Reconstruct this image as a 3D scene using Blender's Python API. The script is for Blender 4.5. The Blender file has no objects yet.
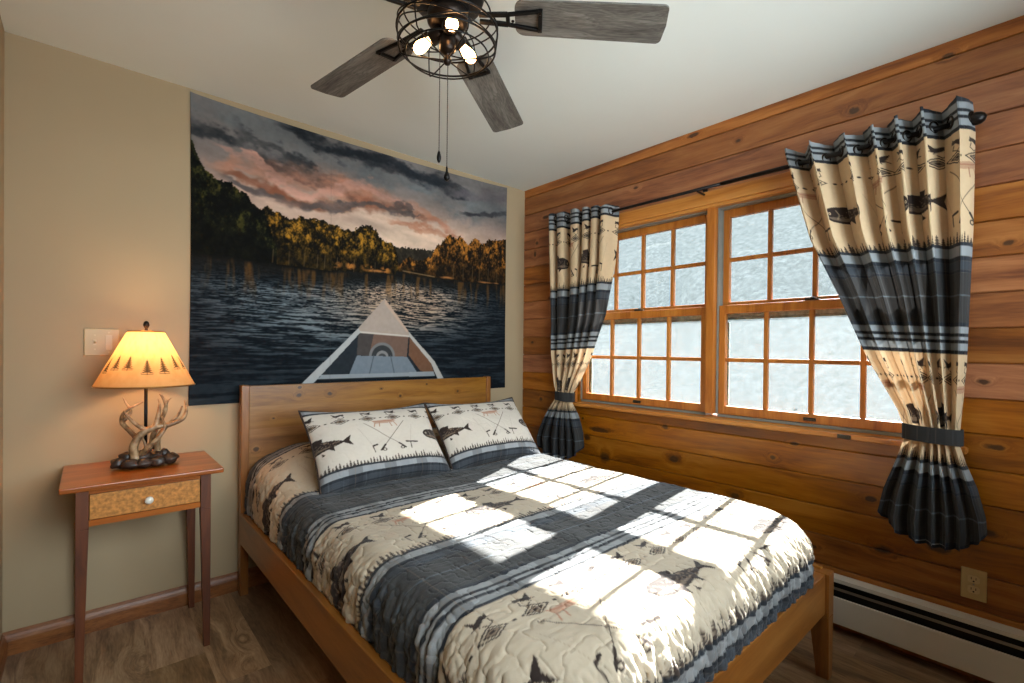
import bpy, math, random
import numpy as np
from mathutils import Vector, Matrix
random.seed(7); RNG = np.random.default_rng(11)
SC = bpy.context.scene
COL = SC.collection
PI = math.pi
H = 2.44                       # ceiling height
XL, YF = -2.76, -3.30          # left wall, front wall (behind the camera)

# ------------------------------------------------------------------ helpers
class MB:
    """collects geometry for ONE mesh object"""
    def __init__(s): s.v, s.f, s.m = [], [], []
    def add(s, vs, fs, mi=0):
        o = len(s.v); s.v += [tuple(map(float, p)) for p in vs]
        s.f += [tuple(i + o for i in f) for f in fs]; s.m += [mi] * len(fs); return s
    def box(s, x0, x1, y0, y1, z0, z1, mi=0):
        vs = [(x, y, z) for x in (x0, x1) for y in (y0, y1) for z in (z0, z1)]
        return s.add(vs, [(0,1,3,2),(4,6,7,5),(0,4,5,1),(2,3,7,6),(0,2,6,4),(1,5,7,3)], mi)
    def frustum(s, b, t, mi=0):   # b,t = (x0,x1,y0,y1,z)
        vs = [(b[0],b[2],b[4]),(b[1],b[2],b[4]),(b[1],b[3],b[4]),(b[0],b[3],b[4]),
              (t[0],t[2],t[4]),(t[1],t[2],t[4]),(t[1],t[3],t[4]),(t[0],t[3],t[4])]
        return s.add(vs, [(3,2,1,0),(4,5,6,7),(0,1,5,4),(1,2,6,5),(2,3,7,6),(3,0,4,7)], mi)
    def tube(s, pts, r, n=8, mi=0, closed=False):
        P = [Vector(p) for p in pts]; R = r if hasattr(r, '__len__') else [r] * len(P)
        rings = []; k = len(P); up = None
        for i, p in enumerate(P):
            a = P[(i-1) % k] if (closed or i > 0) else p
            b = P[(i+1) % k] if (closed or i < k-1) else p
            t = (b - a).normalized()
            if up is None:
                up = Vector((0,0,1)) if abs(t.z) < .9 else Vector((1,0,0))
            x = up.cross(t).normalized(); up = t.cross(x).normalized()
            rings.append([p + (x*math.cos(2*PI*j/n) + up*math.sin(2*PI*j/n))*R[i] for j in range(n)])
        vs = [q for rg in rings for q in rg]; fs = []
        for i in range(k if closed else k-1):
            for j in range(n):
                a = i*n+j; b = i*n+(j+1)%n; c = ((i+1)%k)*n+(j+1)%n; d = ((i+1)%k)*n+j
                fs.append((a,b,c,d))
        if not closed:
            fs.append(tuple(range(n))[::-1]); fs.append(tuple((k-1)*n+j for j in range(n)))
        return s.add(vs, fs, mi)
    def lathe(s, prof, c=(0,0,0), n=24, axis='z', mi=0):   # prof [(r,h)]
        vs = []; 
        for r, h in prof:
            for j in range(n):
                a = 2*PI*j/n; p = (r*math.cos(a), r*math.sin(a), h)
                if axis == 'y': p = (p[0], p[2], p[1])
                if axis == 'x': p = (p[2], p[0], p[1])
                vs.append((p[0]+c[0], p[1]+c[1], p[2]+c[2]))
        fs = [(i*n+j, i*n+(j+1)%n, (i+1)*n+(j+1)%n, (i+1)*n+j) for i in range(len(prof)-1) for j in range(n)]
        fs.append(tuple(range(n))[::-1]); k = len(prof)-1; fs.append(tuple(k*n+j for j in range(n)))
        return s.add(vs, fs, mi)
    def blob(s, c, r, seed=0, lump=.12, n=12, mi=0):
        rn = random.Random(seed); vs = []
        ph = [rn.random()*6 for _ in range(4)]
        for i in range(n+1):
            th = PI*i/n
            for j in range(n):
                a = 2*PI*j/n
                k = 1 + lump*math.sin(3*a+ph[0]+2*th)*math.sin(th) + lump*.6*math.cos(5*th+ph[1]+a)
                vs.append((c[0]+r[0]*k*math.sin(th)*math.cos(a), c[1]+r[1]*k*math.sin(th)*math.sin(a), c[2]+r[2]*k*math.cos(th)))
        fs = [(i*n+j, (i+1)*n+j, (i+1)*n+(j+1)%n, i*n+(j+1)%n) for i in range(n) for j in range(n)]
        return s.add(vs, fs, mi)
    def build(s, name, mats, parent=None, bevel=0, smooth=False, loc=None, seg=2):
        me = bpy.data.meshes.new(name); me.from_pydata(s.v, [], s.f)
        if not isinstance(mats, (list, tuple)): mats = [mats]
        for m in mats: me.materials.append(m)
        me.polygons.foreach_set('material_index', s.m)
        me.polygons.foreach_set('use_smooth', [bool(smooth)]*len(s.f)); me.update()
        bm_fix(me)
        o = bpy.data.objects.new(name, me); COL.objects.link(o)
        if parent is not None: o.parent = parent
        if loc: o.location = loc
        if bevel:
            b = o.modifiers.new('Bevel', 'BEVEL'); b.width = bevel; b.segments = seg; b.limit_method = 'ANGLE'; b.angle_limit = .6
            b.harden_normals = False
        return o
def bm_fix(me):
    import bmesh
    bm = bmesh.new(); bm.from_mesh(me); bmesh.ops.recalc_face_normals(bm, faces=bm.faces); bm.to_mesh(me); bm.free()
def empty(name, loc=(0,0,0), rz=0):
    o = bpy.data.objects.new(name, None); COL.objects.link(o); o.location = loc; o.rotation_euler = (0,0,rz)
    o.empty_display_size = .05; return o
def tag(o, label=None, cat=None, group=None, kind=None):
    if label: o['label'] = label
    if cat: o['category'] = cat
    if group: o['group'] = group
    if kind: o['kind'] = kind
    return o
def catmull(pts, n=6):
    P = [Vector(p) for p in pts]; P = [2*P[0]-P[1]] + P + [2*P[-1]-P[-2]]; out = []
    for i in range(1, len(P)-2):
        for k in range(n):
            t = k/n; a, b, c, d = P[i-1], P[i], P[i+1], P[i+2]
            out.append(.5*((2*b)+(c-a)*t+(2*a-5*b+4*c-d)*t*t+(3*b-a-3*c+d)*t**3))
    out.append(P[-2]); return out
def grid_mesh(name, P, colors, mat, parent=None, keep=None, smooth=True):
    """P (n,m,3) vertices; colors (n,m,3) linear; ONE mesh with a colour attribute holding the printed pattern"""
    n, m = P.shape[:2]
    idx = np.arange(n*m).reshape(n, m)
    F = np.stack([idx[:-1,:-1], idx[:-1,1:], idx[1:,1:], idx[1:,:-1]], -1).reshape(-1, 4)
    if keep is not None:
        kf = keep.reshape(-1)[F].all(1); F = F[kf]
        used = np.zeros(n*m, bool); used[F.ravel()] = True
        remap = np.cumsum(used)-1; F = remap[F]; V = P.reshape(-1,3)[used]; C = colors.reshape(-1,3)[used] if colors is not None else None
    else:
        V = P.reshape(-1,3); C = colors.reshape(-1,3) if colors is not None else None
    me = bpy.data.meshes.new(name)
    me.vertices.add(len(V)); me.vertices.foreach_set('co', V.astype(np.float32).ravel())
    me.loops.add(F.size); me.loops.foreach_set('vertex_index', F.astype(np.int32).ravel())
    me.polygons.add(len(F)); me.polygons.foreach_set('loop_start', np.arange(0, F.size, 4, dtype=np.int32))
    me.polygons.foreach_set('loop_total', np.full(len(F), 4, np.int32))
    me.polygons.foreach_set('use_smooth', np.full(len(F), smooth, bool))
    me.update(calc_edges=True)
    if C is not None:
        ca = me.color_attributes.new('print', 'FLOAT_COLOR', 'POINT')
        ca.data.foreach_set('color', np.concatenate([C, np.ones((len(C),1))], 1).astype(np.float32).ravel())
    me.materials.append(mat); me.validate()
    o = bpy.data.objects.new(name, me); COL.objects.link(o)
    if parent is not None: o.parent = parent
    return o
def lin(c):
    c = np.asarray(c, float)/255.; return np.where(c <= .04045, c/12.92, ((c+.055)/1.055)**2.4)
def L4(r, g, b): return tuple(lin((r, g, b)).tolist()) + (1,)

# ------------------------------------------------------------------ numpy noise + painting
def vnoise(x, y, seed):
    xi = np.floor(x).astype(np.int64); yi = np.floor(y).astype(np.int64); fx = x-xi; fy = y-yi
    fx = fx*fx*(3-2*fx); fy = fy*fy*(3-2*fy)
    def h(a, b):
        k = (a*374761393 + b*668265263 + seed*1442695041) & 0xffffffff
        k = ((k ^ (k >> 13)) * 1274126177) & 0xffffffff
        return ((k ^ (k >> 16)) & 0xffff)/65535.
    return (h(xi,yi)*(1-fx)+h(xi+1,yi)*fx)*(1-fy)+(h(xi,yi+1)*(1-fx)+h(xi+1,yi+1)*fx)*fy
def fbm(x, y, seed=1, octv=4, gain=.5):
    a = 1; s = 0; t = 0
    for i in range(octv):
        s = s + a*vnoise(x*2**i+i*17.3, y*2**i+i*9.1, seed+i); t += a; a *= gain
    return s/t
def sstep(a, b, x):
    t = np.clip((x-a)/(b-a), 0, 1); return t*t*(3-2*t)
class Canvas:
    def __init__(s, w, h, res, base):
        s.w, s.h, s.res = w, h, res; s.nx = int(round(w/res)); s.ny = int(round(h/res))
        s.U, s.V = np.meshgrid((np.arange(s.nx)+.5)*res, (np.arange(s.ny)+.5)*res)
        s.img = np.zeros((s.ny, s.nx, 3)) + np.array(base, float)
        s.wrap = False
    def put(s, mask, col, a=1.):
        k = (np.clip(mask, 0, 1)*a)[..., None]; s.img = s.img*(1-k)+np.array(col, float)*k
    def poly(s, pts, col, a=1.):
        for du in ((-s.w, 0, s.w) if s.wrap else (0,)):
            U = s.U-du; V = s.V; ins = np.zeros(U.shape, bool); n = len(pts)
            for i in range(n):
                x1, y1 = pts[i]; x2, y2 = pts[(i+1) % n]
                if y1 == y2: continue
                c = ((y1 > V) != (y2 > V)) & (U < (x2-x1)*(V-y1)/(y2-y1)+x1); ins ^= c
            if ins.any(): s.put(ins.astype(float), col, a)
    def line(s, pts, w, col, a=1.):
        for du in ((-s.w, 0, s.w) if s.wrap else (0,)):
            m = np.zeros(s.U.shape)
            for (x1, y1), (x2, y2) in zip(pts[:-1], pts[1:]):
                dx, dy = x2-x1, y2-y1; L = dx*dx+dy*dy+1e-12
                t = np.clip(((s.U-du-x1)*dx+(s.V-y1)*dy)/L, 0, 1)
                d = np.hypot(s.U-du-x1-t*dx, s.V-y1-t*dy); m = np.maximum(m, np.clip((w/2-d)/s.res+.5, 0, 1))
            s.put(m, col, a)
    def ell(s, c, r, col, a=1., ang=0, ring=0):
        for du in ((-s.w, 0, s.w) if s.wrap else (0,)):
            x = s.U-du-c[0]; y = s.V-c[1]; ca, sa = math.cos(ang), math.sin(ang)
            q = np.hypot((x*ca+y*sa)/r[0], (-x*sa+y*ca)/r[1])
            e = s.res/min(r)
            m = np.clip((1-q)/e+.5, 0, 1)
            if ring: m = m*np.clip((q-(1-ring))/e+.5, 0, 1)
            s.put(m, col, a)
    def sample(s, u, v, wrapv=False):
        x = u/s.res-.5; y = v/s.res-.5
        x0 = np.floor(x).astype(int); y0 = np.floor(y).astype(int); fx = (x-x0)[..., None]; fy = (y-y0)[..., None]
        fX = lambda a: a % s.nx if s.wrap else np.clip(a, 0, s.nx-1)
        fY = lambda a: a % s.ny if wrapv else np.clip(a, 0, s.ny-1)
        g = lambda a, b: s.img[fY(b), fX(a)]
        return (g(x0,y0)*(1-fx)+g(x0+1,y0)*fx)*(1-fy)+(g(x0,y0+1)*(1-fx)+g(x0+1,y0+1)*fx)*fy

# the lodge fabric: tan band with fish, rods, diamonds, flies and firs, then a charcoal / navy plaid band
TW, TH = .66, .80
def paint_fabric(tan=(208,180,144), ink=(48,38,34), charcoal=(50,48,47), navy=(33,37,44), light=(146,150,152)):
    c = Canvas(TW, TH, .0015, tan); c.wrap = True
    mid = (128,110,92); rust = (158,108,84)
    c.put((fbm(c.U*90, c.V*90, 5, 3)-.35)*.5, tuple(int(k*.93) for k in tan))
    # diamonds row
    n = 5
    for i in range(n):
        u = (i+.5)*TW/n; v = .093; w, h = .047, .023
        dm = lambda k: [(u-w*k, v), (u, v-h*k), (u+w*k, v), (u, v+h*k)]
        c.poly(dm(1), ink); c.poly(dm(.82), tan); c.poly(dm(.62), ink); c.poly(dm(.46), mid); c.poly(dm(.22), ink)
        c.ell((u+w+.018, v), (.006, .004), ink)
    # flies
    for i, (u, f) in enumerate([(.06, 1), (.20, -1), (.335, 1), (.46, 1), (.60, -1)]):
        v = .040
        c.ell((u, v), (.022, .008), ink, 1, .5*f); c.poly([(u-.006, v), (u+.030*f, v-.024), (u+.020*f, v+.004)], ink)
        c.poly([(u-.004, v), (u-.026*f, v-.016), (u-.028*f, v+.002)], ink, .9)
        c.line([(u-.02*f, v+.006), (u-.024*f, v+.022), (u-.008*f, v+.030), (u+.004*f, v+.022)], .003, ink)
        c.line([(u, v), (u+.012*f, v+.018)], .0025, ink); c.line([(u+.01*f, v), (u+.030*f, v+.012)], .0025, ink)
    # fish, head to the left, centre u = 0
    def fish(u0, v0, L, flip=1, al=1.):
        X = lambda t: u0+(t-.5)*L*flip; top = []; bot = []
        for k in range(25):
            t = k/24*.86
            th = .115*L*(math.sin(PI*min(1, (t/.86))**.62))**.8 + .018*L
            top.append((X(t), v0-th*.98)); bot.append((X(t), v0+th*1.02))
        c.poly([(X(0), v0)]+top+bot[::-1], ink, al)
        c.poly([(X(.03), v0+.01)]+[(x, y-.010) for x, y in bot[2:20]]+[(X(.6), v0+.012), (X(.2), v0+.012)], mid, .75*al)
        c.poly([(X(.83), v0), (X(1.0), v0-.125*L), (X(.955), v0), (X(1.0), v0+.125*L)], ink, al)
        c.poly([(X(.36), v0-.10*L), (X(.42), v0-.20*L), (X(.56), v0-.17*L), (X(.54), v0-.09*L)], ink, al)
        c.poly([(X(.26), v0+.10*L), (X(.40), v0+.20*L), (X(.38), v0+.08*L)], ink, al)
        c.poly([(X(.60), v0+.08*L), (X(.70), v0+.17*L), (X(.70), v0+.05*L)], ink, al)
        c.poly([(X(.50), v0+.14*L), (X(.55), v0+.20*L), (X(.50), v0+.21*L)], ink, al)
        c.ell((X(.075), v0-.015*L), (.006, .006), tan); c.ell((X(.075), v0-.015*L), (.003, .003), ink)
        c.line([(X(.16), v0-.07*L), (X(.185), v0), (X(.16), v0+.07*L)], .003, tan, .7)
        rn = random.Random(3)
        for _ in range(60):
            t = .2+.6*rn.random(); c.ell((X(t), v0+(rn.random()-.6)*.13*L), (.0032, .0026), mid, .8)
    fish(.08, .235, .285)
    # crossed rods with reels, and tag flies beside
    cx, cv = .405, .235
    for f in (1, -1):
        c.line([(cx+.105*f, cv-.105), (cx-.035*f, cv+.060)], .0026, ink, .85)
        c.line([(cx-.035*f, cv+.060), (cx-.063*f, cv+.094)], .009, ink)
        c.ell((cx-.046*f, cv+.092), (.011, .010), ink, 1, 0, .45)
        c.line([(cx-.115*f+.02, cv+.060), (cx-.075*f+.0, cv+.054)], .009, ink)
        c.line([(cx-.098*f, cv+.058), (cx-.094*f, cv+.102)], .004, ink)
        c.line([(cx+.14*f, cv-.07), (cx+.10*f, cv+.05)], .0014, mid, .5)
    # small rust sketch of a canoe on trestles
    c.poly([(cx-.06, .118), (cx+.045, .112), (cx+.062, .128), (cx+.03, .140), (cx-.048, .142)], rust, .55)
    c.line([(cx-.062, .116), (cx-.035, .126), (cx+.035, .124), (cx+.064, .112)], .004, rust)
    for d in (-.055, -.03, .03, .055): c.line([(cx+d*.9, .135), (cx+d*1.1, .166)], .004, rust)
    # fir border
    k = 0; u = 0
    rn = random.Random(9)
    while u < TW-.004:
        h = .020+.022*rn.random()*(1 if k % 3 else 1.4); b = .402
        for j in range(4):
            y0 = b-h+h*j/4; w = .0035+.0021*j
            c.poly([(u, y0), (u-w, y0+h*.34), (u+w, y0+h*.34)], ink, .85)
        u += .0155; k += 1
    # plaid bands (v ranges in metres)
    bands = [(.400,.413,navy),(.413,.449,light),(.449,.466,navy),(.466,.497,(54,58,64)),(.497,.508,navy),(.508,.585,charcoal),
             (.585,.590,(84,94,102)),(.590,.684,charcoal),(.684,.700,navy),(.700,.724,light),(.724,.736,(26,28,33)),(.736,.748,light),
             (.748,.760,(26,28,33)),(.760,.786,light),(.786,.800,(26,28,33))]
    for a, b, col in bands:
        m = sstep(a-.001, a+.001, c.V)*(1-sstep(b-.001, b+.001, c.V)); c.put(m, col)
    pl = sstep(.399, .401, c.V)
    ph = (c.U/TW*4) % 1
    c.put(pl*((ph > .05) & (ph < .42)), (20,20,24), .22)
    c.put(pl*((ph > .50) & (ph < .53)), (150,156,160), .16)
    c.put(pl*((ph > .90) & (ph < .92)), (110,124,138), .18)
    c.put(pl*((ph > .22) & (ph < .235)), (140,112,88), .30)
    c.put(pl*((ph > .60) & (ph < .82)), (96,104,112), .10)
    c.put(pl*((np.floor(c.U/.003)+np.floor(c.V/.003)) % 2), (128,128,128), .10)
    return c
FAB = paint_fabric(); FABS = paint_fabric(tan=(200,190,178), charcoal=(50,52,55), light=(144,146,149), navy=(34,37,42))
FABQ = paint_fabric(tan=(178,163,142), charcoal=(54,53,52), light=(136,137,137), navy=(34,37,42))

# ------------------------------------------------------------------ materials
def newmat(name):
    m = bpy.data.materials.new(name); m.use_nodes = True; nt = m.node_tree; nt.nodes.clear()
    out = nt.nodes.new('ShaderNodeOutputMaterial'); b = nt.nodes.new('ShaderNodeBsdfPrincipled')
    nt.links.new(b.outputs[0], out.inputs[0]); return m, nt, b, out
def setp(b, **k):
    for a, v in k.items():
        n = {'rough':'Roughness','metal':'Metallic','spec':'Specular IOR Level','color':'Base Color','em':'Emission Color','es':'Emission Strength','sheen':'Sheen Weight','sub':'Subsurface Weight','coat':'Coat Weight'}[a]
        b.inputs[n].default_value = v
def N(nt, t, **k):
    n = nt.nodes.new(t)
    for a, v in k.items(): setattr(n, a, v)
    return n
def ramp(nt, fac, stops):
    r = N(nt, 'ShaderNodeValToRGB'); e = r.color_ramp.elements
    while len(e) > 1: e.remove(e[-1])
    e[0].position = stops[0][0]; e[0].color = stops[0][1]
    for p, c in stops[1:]:
        q = e.new(p); q.color = c
    nt.links.new(fac, r.inputs[0]); return r.outputs[0]
def plain(name, col, rough=.5, metal=0, var=.06, scale=30, spec=.5, bump=0, coat=0):
    m, nt, b, o = newmat(name); tc = N(nt, 'ShaderNodeTexCoord'); no = N(nt, 'ShaderNodeTexNoise'); no.inputs['Scale'].default_value = scale
    nt.links.new(tc.outputs['Object'], no.inputs['Vector'])
    c = np.array(col[:3]); lo = tuple((c*(1-var)).tolist())+(1,); hi = tuple(np.minimum(c*(1+var), 1).tolist())+(1,)
    nt.links.new(ramp(nt, no.outputs['Fac'], [(.3, lo), (.7, hi)]), b.inputs['Base Color'])
    setp(b, rough=rough, metal=metal, spec=spec, coat=coat)
    if bump:
        bu = N(nt, 'ShaderNodeBump'); bu.inputs['Strength'].default_value = bump; bu.inputs['Distance'].default_value = .002
        nt.links.new(no.outputs['Fac'], bu.inputs['Height']); nt.links.new(bu.outputs[0], b.inputs['Normal'])
    return m
def mathn(nt, op, a, b=None, c=None):
    n = N(nt, 'ShaderNodeMath', operation=op)
    for i, x in enumerate((a, b, c)):
        if x is None: continue
        if isinstance(x, (int, float)): n.inputs[i].default_value = x
        else: nt.links.new(x, n.inputs[i])
    return n.outputs[0]
def wood(name, dark, mid, light, along='X', stretch=14, scale=2.2, rough=.4, knots=0., knotcol=(.03,.012,.005,1), plank=None, planklen=None, var=.25, fine=.25, coat=0, knot_scale=3.2, bump=.15, klist=None, kaxes=None):
    """grain stretched along an axis; optional boards of pitch `plank` (pitch, offset, across-axis)"""
    m, nt, b, o = newmat(name); lk = nt.links.new
    tc = N(nt, 'ShaderNodeTexCoord'); sp = N(nt, 'ShaderNodeSeparateXYZ'); lk(tc.outputs['Object'], sp.inputs[0])
    ax = {'X':0,'Y':1,'Z':2}[along]; L = sp.outputs[ax]; others = [i for i in range(3) if i != ax]
    A, B = sp.outputs[others[0]], sp.outputs[others[1]]
    L_raw = L
    rnd = None
    if plank:
        pitch, off, axc = plank; S = sp.outputs[{'X':0,'Y':1,'Z':2}[axc]]
        k = mathn(nt, 'FLOOR', mathn(nt, 'DIVIDE', mathn(nt, 'SUBTRACT', S, off), pitch))
        if planklen:
            wn0 = N(nt, 'ShaderNodeTexWhiteNoise', noise_dimensions='1D'); lk(k, wn0.inputs['W'])
            k2 = mathn(nt, 'FLOOR', mathn(nt, 'ADD', mathn(nt, 'DIVIDE', L, planklen), mathn(nt, 'MULTIPLY', wn0.outputs['Value'], 7.3)))
            k = mathn(nt, 'ADD', k, mathn(nt, 'MULTIPLY', k2, 31.7))
        wn = N(nt, 'ShaderNodeTexWhiteNoise', noise_dimensions='1D'); lk(k, wn.inputs['W']); rnd = wn.outputs['Value']
        L = mathn(nt, 'ADD', L, mathn(nt, 'MULTIPLY', rnd, 53.))
    cb = N(nt, 'ShaderNodeCombineXYZ'); lk(mathn(nt, 'DIVIDE', L, stretch), cb.inputs[0]); lk(A, cb.inputs[1]); lk(B, cb.inputs[2])
    dn = N(nt, 'ShaderNodeTexNoise'); dn.inputs['Scale'].default_value = scale*1.7; dn.inputs['Detail'].default_value = 2
    cb2 = N(nt, 'ShaderNodeCombineXYZ'); lk(mathn(nt, 'DIVIDE', L, 3.), cb2.inputs[0]); lk(A, cb2.inputs[1]); lk(B, cb2.inputs[2]); lk(cb2.outputs[0], dn.inputs['Vector'])
    # knots
    kv = N(nt, 'ShaderNodeTexVoronoi', feature='F1'); kv.inputs['Scale'].default_value = knot_scale
    cb3 = N(nt, 'ShaderNodeCombineXYZ'); lk(mathn(nt, 'MULTIPLY', L, .75), cb3.inputs[0]); lk(mathn(nt, 'MULTIPLY', A, 1.5), cb3.inputs[1]); lk(mathn(nt, 'MULTIPLY', B, 1.5), cb3.inputs[2]); lk(cb3.outputs[0], kv.inputs['Vector'])
    kd = kv.outputs['Distance']
    if klist:      # knots the boards really have: (along, across, half length, half height)
        S_ = sp.outputs[{'X':0,'Y':1,'Z':2}[kaxes]]; kmin = None
        dsn = N(nt, 'ShaderNodeTexNoise'); dsn.inputs['Scale'].default_value = 45; lk(tc.outputs['Object'], dsn.inputs['Vector'])
        for (kl, ks, ra, rb) in klist:
            q = mathn(nt, 'SQRT', mathn(nt, 'ADD', mathn(nt, 'POWER', mathn(nt, 'ABSOLUTE', mathn(nt, 'DIVIDE', mathn(nt, 'SUBTRACT', L_raw, kl), ra)), 2.), mathn(nt, 'POWER', mathn(nt, 'ABSOLUTE', mathn(nt, 'DIVIDE', mathn(nt, 'SUBTRACT', S_, ks), rb)), 2.)))
            kmin = q if kmin is None else mathn(nt, 'MINIMUM', kmin, q)
        kmin = mathn(nt, 'ADD', kmin, mathn(nt, 'MULTIPLY', mathn(nt, 'SUBTRACT', dsn.outputs['Fac'], .5), 1.1))
        kd = mathn(nt, 'MULTIPLY', kmin, .11)
    sepc = N(nt, 'ShaderNodeSeparateColor'); lk(kv.outputs['Color'], sepc.inputs[0])
    # ring pattern: across coordinate distorted by noise and pushed around knots
    n1 = N(nt, 'ShaderNodeTexNoise'); n1.inputs['Scale'].default_value = scale*7; n1.inputs['Detail'].default_value = 5; n1.inputs['Distortion'].default_value = .8
    vm = N(nt, 'ShaderNodeVectorMath', operation='ADD'); lk(cb.outputs[0], vm.inputs[0])
    push = mathn(nt, 'ADD', mathn(nt, 'MULTIPLY', dn.outputs['Fac'], .10), mathn(nt, 'MULTIPLY', mathn(nt, 'POWER', mathn(nt, 'SUBTRACT', 1, mathn(nt, 'MINIMUM', mathn(nt, 'MULTIPLY', kd, 2.6), 1)), 2), .10 if knots else 0))
    cb4 = N(nt, 'ShaderNodeCombineXYZ'); lk(push, cb4.inputs[1]); lk(push, cb4.inputs[2]); lk(cb4.outputs[0], vm.inputs[1]); lk(vm.outputs[0], n1.inputs['Vector'])
    n2 = N(nt, 'ShaderNodeTexNoise'); n2.inputs['Scale'].default_value = scale*60; n2.inputs['Detail'].default_value = 2; lk(vm.outputs[0], n2.inputs['Vector'])
    g = mathn(nt, 'ADD', mathn(nt, 'MULTIPLY', n1.outputs['Fac'], 1-fine), mathn(nt, 'MULTIPLY', n2.outputs['Fac'], fine))
    col = ramp(nt, g, [(.33, dark), (.5, mid), (.68, light)])
    if rnd is not None:
        hs = N(nt, 'ShaderNodeHueSaturation'); lk(col, hs.inputs['Color'])
        lk(mathn(nt, 'ADD', mathn(nt, 'MULTIPLY', rnd, 2*var), 1-var), hs.inputs['Value'])
        wn2 = N(nt, 'ShaderNodeTexWhiteNoise', noise_dimensions='1D'); lk(mathn(nt, 'ADD', k, .37), wn2.inputs['W'])
        lk(mathn(nt, 'ADD', mathn(nt, 'MULTIPLY', wn2.outputs['Value'], .008), .495), hs.inputs['Hue'])
        lk(mathn(nt, 'ADD', mathn(nt, 'MULTIPLY', wn2.outputs['Value'], .2), .9), hs.inputs['Saturation']); col = hs.outputs[0]
    if knots:
        r = mathn(nt, 'MULTIPLY', mathn(nt, 'GREATER_THAN', sepc.outputs[0], 1-knots), mathn(nt, 'ADD', .035, mathn(nt, 'MULTIPLY', sepc.outputs[1], .06)))
        if klist: r = mathn(nt, 'ADD', .11, 0)
        km = N(nt, 'ShaderNodeMapRange', interpolation_type='SMOOTHSTEP'); lk(mathn(nt, 'DIVIDE', kd, mathn(nt, 'ADD', r, .0001)), km.inputs['Value'])
        km.inputs['From Min'].default_value = .55; km.inputs['From Max'].default_value = 1.35; km.inputs['To Min'].default_value = 1; km.inputs['To Max'].default_value = 0
        mx = N(nt, 'ShaderNodeMix', data_type='RGBA'); lk(mathn(nt, 'MULTIPLY', km.outputs[0], .85), mx.inputs[0]); lk(col, mx.inputs[6]); mx.inputs[7].default_value = knotcol; col = mx.outputs[2]
    lk(col, b.inputs['Base Color'])
    setp(b, rough=rough, coat=coat); b.inputs['Coat Roughness'].default_value = .25
    if bump:
        bu = N(nt, 'ShaderNodeBump'); bu.inputs['Strength'].default_value = bump; bu.inputs['Distance'].default_value = .001
        lk(n2.outputs['Fac'], bu.inputs['Height']); lk(bu.outputs[0], b.inputs['Normal'])
    return m
def cloth(name, trans=0., rough=.9, bump=.25, bscale=700, sheen=.1):
    m, nt, b, o = newmat(name); lk = nt.links.new
    at = N(nt, 'ShaderNodeAttribute'); at.attribute_name = 'print'
    lk(at.outputs['Color'], b.inputs['Base Color']); setp(b, rough=rough, spec=.15, sheen=sheen)
    tc = N(nt, 'ShaderNodeTexCoord'); no = N(nt, 'ShaderNodeTexNoise'); no.inputs['Scale'].default_value = bscale; no.inputs['Detail'].default_value = 3
    lk(tc.outputs['Object'], no.inputs['Vector'])
    if bump:
        bu = N(nt, 'ShaderNodeBump'); bu.inputs['Strength'].default_value = bump; bu.inputs['Distance'].default_value = .0015
        lk(no.outputs['Fac'], bu.inputs['Height']); lk(bu.outputs[0], b.inputs['Normal'])
    if trans:
        tr = N(nt, 'ShaderNodeBsdfTranslucent'); lk(at.outputs['Color'], tr.inputs['Color'])
        mx = N(nt, 'ShaderNodeMixShader'); mx.inputs[0].default_value = trans
        lk(b.outputs[0], mx.inputs[1]); lk(tr.outputs[0], mx.inputs[2]); lk(mx.outputs[0], o.inputs[0])
    return m

M = {}
M['wallpaint'] = plain('wall paint', L4(171,150,119), .75, var=.015, scale=3, spec=.25)
M['ceiling'] = plain('ceiling paint', L4(228,232,226), .9, var=.01, scale=4, spec=.1)
PITCH = .1324
KB = [(-.64,.642,.022,.016),(-.79,.535,.035,.028),(-.60,.765,.014,.010),(-.74,.705,.085,.016),(-1.278,.609,.032,.020),(-1.218,.784,.018,.012),(-1.625,.480,.026,.016),(-1.806,.710,.014,.012),
      (-2.243,.400,.028,.018),(-2.42,.46,.034,.020),(-.60,2.112,.012,.010),(-.232,2.195,.035,.012),(-.345,2.190,.026,.014),(-.12,1.94,.016,.020),(-.14,2.02,.014,.012),(-2.118,2.285,.020,.016),(-1.616,2.312,.014,.010),
      (-2.424,2.385,.020,.010),(-1.37,2.42,.030,.010),(-.47,.668,.020,.014),(-2.60,1.63,.016,.010),(-2.2,.60,.020,.012),(-2.56,.56,.022,.012),(-1.0,2.22,.018,.010),(-1.05,.455,.022,.012),(-1.98,.33,.020,.010),(-1.9,.79,.018,.008),(-2.54,1.12,.018,.010),(-.10,1.28,.016,.010),(-.2,.86,.016,.012),(-.28,1.60,.014,.010),(-2.57,.88,.026,.010)]
M['pinewall'] = wood('knotty pine boards', L4(114,62,29), L4(158,95,45), L4(184,121,65), 'Y', 12, 2.2, .42, knots=.20, plank=(PITCH, .659, 'Z'), var=.20, coat=.15, klist=KB, kaxes='Z')
M['pinetrim'] = wood('pine trim', L4(160,92,32), L4(190,120,48), L4(206,142,68), 'Y', 16, 2.0, .35, coat=.2)
M['pinesash'] = wood('pine sash', L4(152,84,26), L4(182,108,38), L4(196,126,52), 'Z', 14, 2.4, .4)
KH = [(-1.672,1.012,.010,.008),(-1.677,.972,.013,.010),(-1.513,.972,.014,.010),(-1.085,.935,.009,.008),(-.663,.945,.010,.009),(-1.880,.712,.012,.012),(-1.21,.985,.008,.005),(-.47,.83,.010,.008),(-1.80,.86,.007,.005),(-.9,1.0,.006,.005)]
M['pinebed'] = wood('honey pine bed', L4(112,70,26), L4(140,92,38), L4(158,110,52), 'X', 12, 2.6, .35, knots=.22, plank=(.112, .03, 'Z'), var=.07, coat=.2, klist=KH, kaxes='Z')
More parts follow.
